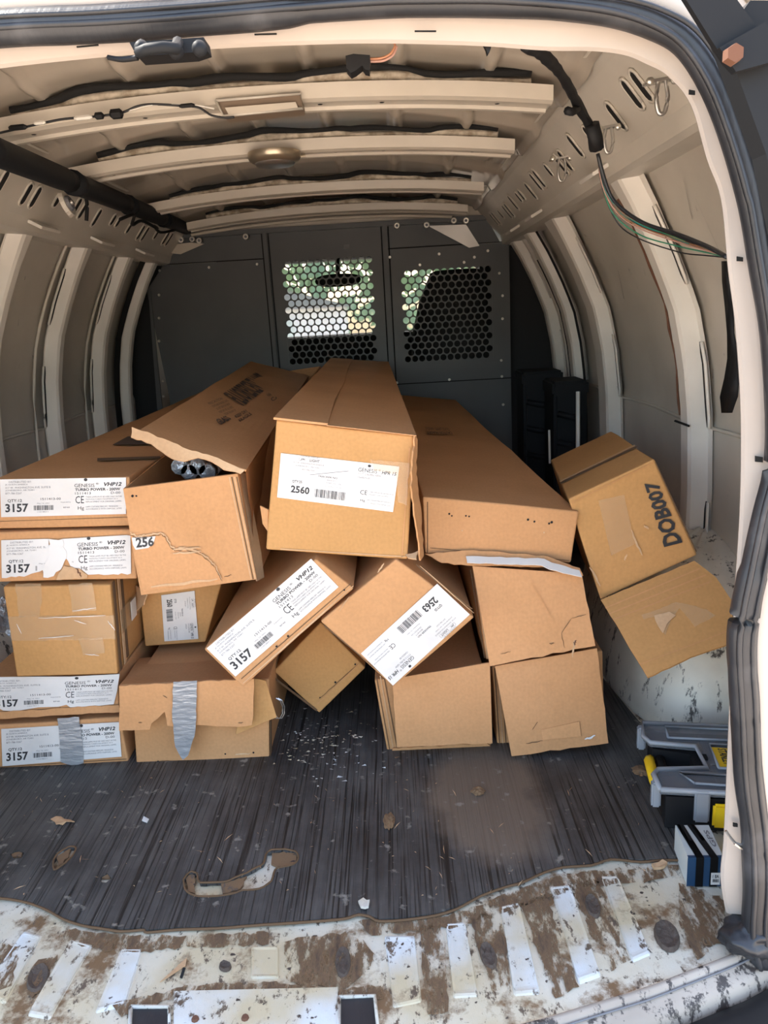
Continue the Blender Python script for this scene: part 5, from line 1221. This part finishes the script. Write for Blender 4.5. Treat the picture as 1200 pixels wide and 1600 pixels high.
# latch striker in the header
c = atY(262, 72, .93); t = thing('latch_striker', 'dark metal latch striker with a loop bar in the middle of the door header', 'latch', c)
A = [(202, 66), (318, 58), (321, 75), (300, 82), (214, 88)]
bm = bmesh.new(); slab(bm, [atY(x, y, .90) for x, y in A], V((0, 1, 0)), .03); link('base_plate', bm, 'black', t)
bm = bmesh.new(); tube(bm, [atY(x, y, yy) for x, y, yy in ((222, 70, .895), (218, 82, .875), (230, 77, .865), (255, 74, .865), (275, 76, .865), (278, 66, .895))], .0058, 8); link('loop_bar', bm, 'dkdoor', t, True)
for x, y in ((222, 76), (275, 80), (312, 76)):
    p = atY(x, y, .88); bm = bmesh.new(); bmesh.ops.create_uvsphere(bm, u_segments=10, v_segments=8, radius=.008, matrix=Matrix.Translation(p)); link('bolt', bm, 'dkdoor', t, True)
wire('cable', [atY(215, 90, .93), atY(190, 93, .94), atY(170, 90, .96)], .003, 'black', t)
# hanging connector
c = atY(560, 96, 1.1); t = thing('hanging_connector', 'black plug connector with orange wires hanging below the centre of the door header', 'connector', c)
bm = bmesh.new(); slab(bm, [atY(x, y, 1.06) for x, y in ((540, 87), (552, 84), (578, 86), (579, 97), (577, 110), (570, 108), (566, 102), (556, 110), (548, 114), (541, 106))], V((0, 1, 0)), .025); link('plug', bm, 'black', t)
wire('wire', [atY(x, y, 1.07) for x, y in ((576, 92), (595, 91), (610, 84), (617, 72), (615, 66))], .0016, 'worange', t); wire('wire', [atY(x, y, 1.07) for x, y in ((576, 96), (598, 95), (614, 86), (620, 72))], .0016, 'wpink', t)
# roof clip
c = atY(762, 74, 1.02); bm = bmesh.new(); slab(bm, [atY(x, y, 1.0) for x, y in ((756, 68), (768, 68), (767, 76), (764, 82), (762, 84), (760, 76))], V((0, 1, 0)), .01); tag(link('plastic_clip', bm, 'black'), 'small black plastic clip under the door header, right of centre', 'clip')
# tie down hooks on the right rail
for k, (x, y, yy, sc) in enumerate(((1033, 126, 1.20, 1), (950, 199, 1.55, .78), (877, 247, 2.0, .72))):
    c = atY(x, y, yy); t = thing('tie_down_hook', ('steel tie-down loop on the right roof rail nearest the rear door', 'middle of the three steel tie-down loops on the right roof rail', 'farthest of the three steel tie-down loops on the right roof rail')[k], 'hook', c, 'tie-down hooks on the right rail')
    k2 = yy / 1200 
    bm = bmesh.new(); box(bm, (-24 * k2 * sc, -.01, -.002), (20 * k2 * sc, .01, .002), Matrix.Translation(c) @ Matrix.Rotation(-.12, 4, 'Y'), .001); link('plate', bm, 'steel', t)
    bm = bmesh.new(); r_ = 8 * k2 * sc; L_ = 44 * k2 * sc
    tube(bm, smoothpath([c + V((-r_ * .6, -.004, 0)), c + V((-r_, -.006, -L_ * .5)), c + V((-r_ * .6, -.006, -L_ * .92)), c + V((0, -.006, -L_)), c + V((r_ * .6, -.006, -L_ * .92)), c + V((r_, -.006, -L_ * .5)), c + V((r_ * .6, -.004, 0))], 4), .0032, 6); link('loop', bm, 'steel', t, True)
    for s_ in (-18, 16):
        bm = bmesh.new(); bmesh.ops.create_uvsphere(bm, u_segments=8, v_segments=6, radius=6 * k2 * sc, matrix=Matrix.Translation(c + V((s_ * k2 * sc, -.008, -.002)))); link('bolt', bm, 'bolt', t, True)
# black conduit along the left roof rail
a_, b2 = atY(-30, 228, 1.45), atY(292, 357, 3.42)
t = thing('black_conduit', 'black corrugated conduit running along the left roof edge', 'conduit', a_)
segs = [0, .24, .25, .50, .51, .75, .76, 1]
for k in range(0, 8, 2):
    p, q = a_ + (b2 - a_) * segs[k], a_ + (b2 - a_) * segs[k + 1]; bm = bmesh.new(); tube(bm, [p, p + (q - p) * .1, p + (q - p) * .9, q], [.030, .026, .026, .024], 12); link('conduit_section', bm, 'rubber', t, True).data.materials[0] = M['dkdoor']
wire('cable', [a_ + (b2 - a_) * (.45 + .05 * k) + V((.02 * sin(k * 2), 0, -.04 - .01 * cos(k * 3))) for k in range(8)], .005, 'black', t)
wire('cable', [atY(*p) for p in ((135, 285, 2.2), (133, 300, 2.2), (136, 320, 2.2), (135, 345, 2.2))], .005, 'black', t)
c = atY(105, 318, 2.05); t = thing('door_latch', 'round greasy latch mechanism bolted on the left roof rail', 'latch', c)
for nm_, r0, r1, m_2, dx_ in (('plate', .034, .030, 'rail', 0), ('hub', .020, .016, 'inkgrey', .008), ('pin', .007, .006, 'steel', .014)):
    bm = bmesh.new(); bmesh.ops.create_cone(bm, cap_ends=True, segments=16, radius1=r0, radius2=r1, depth=.01, matrix=Matrix.Translation(c + V((dx_, -dx_ * .6, 0))) @ Matrix.Rotation(pi / 2 - .3, 4, 'Y')); link(nm_, bm, m_2, t)
# black cases at the far right
for k, (x0, x1, y0, y1, yy, lb) in enumerate(((818, 866, 582, 720, 2.95, 'far black tool case standing by the right wall'), (866, 905, 597, 730, 2.72, 'nearer black tool case standing by the right wall'))):
    p = atY(x0, y0, yy); q = atY(x1, y0, yy); t = thing('tool_case', lb, 'case', V((p.x, yy, 0)))
    bm = bmesh.new(); box(bm, (p.x, yy, 0), (q.x + .03, yy + .18, p.z - .02), None, .01); link('case', bm, 'dkdoor', t)
    bm = bmesh.new(); box(bm, (p.x - .006, yy - .006, p.z - .05), (q.x + .034, yy + .186, p.z), None, .008); link('lid', bm, 'dkdoor', t)
    for j in range(3):
        bm = bmesh.new(); z = p.z - .12 - .1 * j; tube(bm, [V((p.x + .01, yy - .012, z + .01)), V((p.x + .05, yy - .025, z)), V((q.x, yy - .012, z - .01))], .012, 6); link('ridge', bm, 'dkdoor', t, True)
bm = bmesh.new(); tube(bm, [atY(858, 672, 2.65), atY(859, 724, 2.65)], .004, 6); tube(bm, [atY(903, 612, 2.66), atY(903, 730, 2.60)], .007, 6)
tag(link('metal_rod', bm, 'rib'), 'thin pale upright rods beside the black tool cases', 'rod')
# wire knot on the pillar foot
bm = bmesh.new(); tube(bm, smoothpath([dplane(x, y, -.03) for x, y in ((1134, 1298), (1148, 1316), (1160, 1320), (1172, 1324), (1160, 1326), (1148, 1318))], 4), .002, 5); tag(link('wire_twist', bm, 'steel'), 'twist of thin wire hooked on the right door pillar foot', 'wire')
# opened rear door, its hinge cover and bolt
t = thing('open_rear_door', 'dark edge of the rear door swung open at the upper right', 'door', (.66, .9, 0))
bm = bmesh.new(); slab(bm, [atY(x, y, .84) for x, y in ((1108, 68), (1122, 60), (1150, 20), (1230, 20), (1260, 700), (1236, 640), (1215, 440), (1175, 250))], V((0, -1, 0)), .03); link('door_panel', bm, 'dkdoor', t)
bm = bmesh.new(); slab(bm, [atY(x, y, .80) for x, y in ((1060, -20), (1130, -30), (1215, 85), (1148, 112), (1132, 95), (1110, 60))], V((0, 1, 0)), .008); link('hinge_cover', bm, 'black', t)
bm = bmesh.new(); slab(bm, [atY(x, y, .79) for x, y in ((1124, 74), (1196, 34), (1230, 90), (1150, 112))], V((0, 1, 0)), .01); link('hinge_plate', bm, 'dkdoor', t)
p = atY(1146, 85, .785); bm = bmesh.new(); bmesh.ops.create_cone(bm, cap_ends=True, segments=6, radius1=.009, radius2=.008, depth=.01, matrix=Matrix.Translation(p) @ Matrix.Rotation(pi / 2, 4, 'X')); link('bolt', bm, 'rust', t)
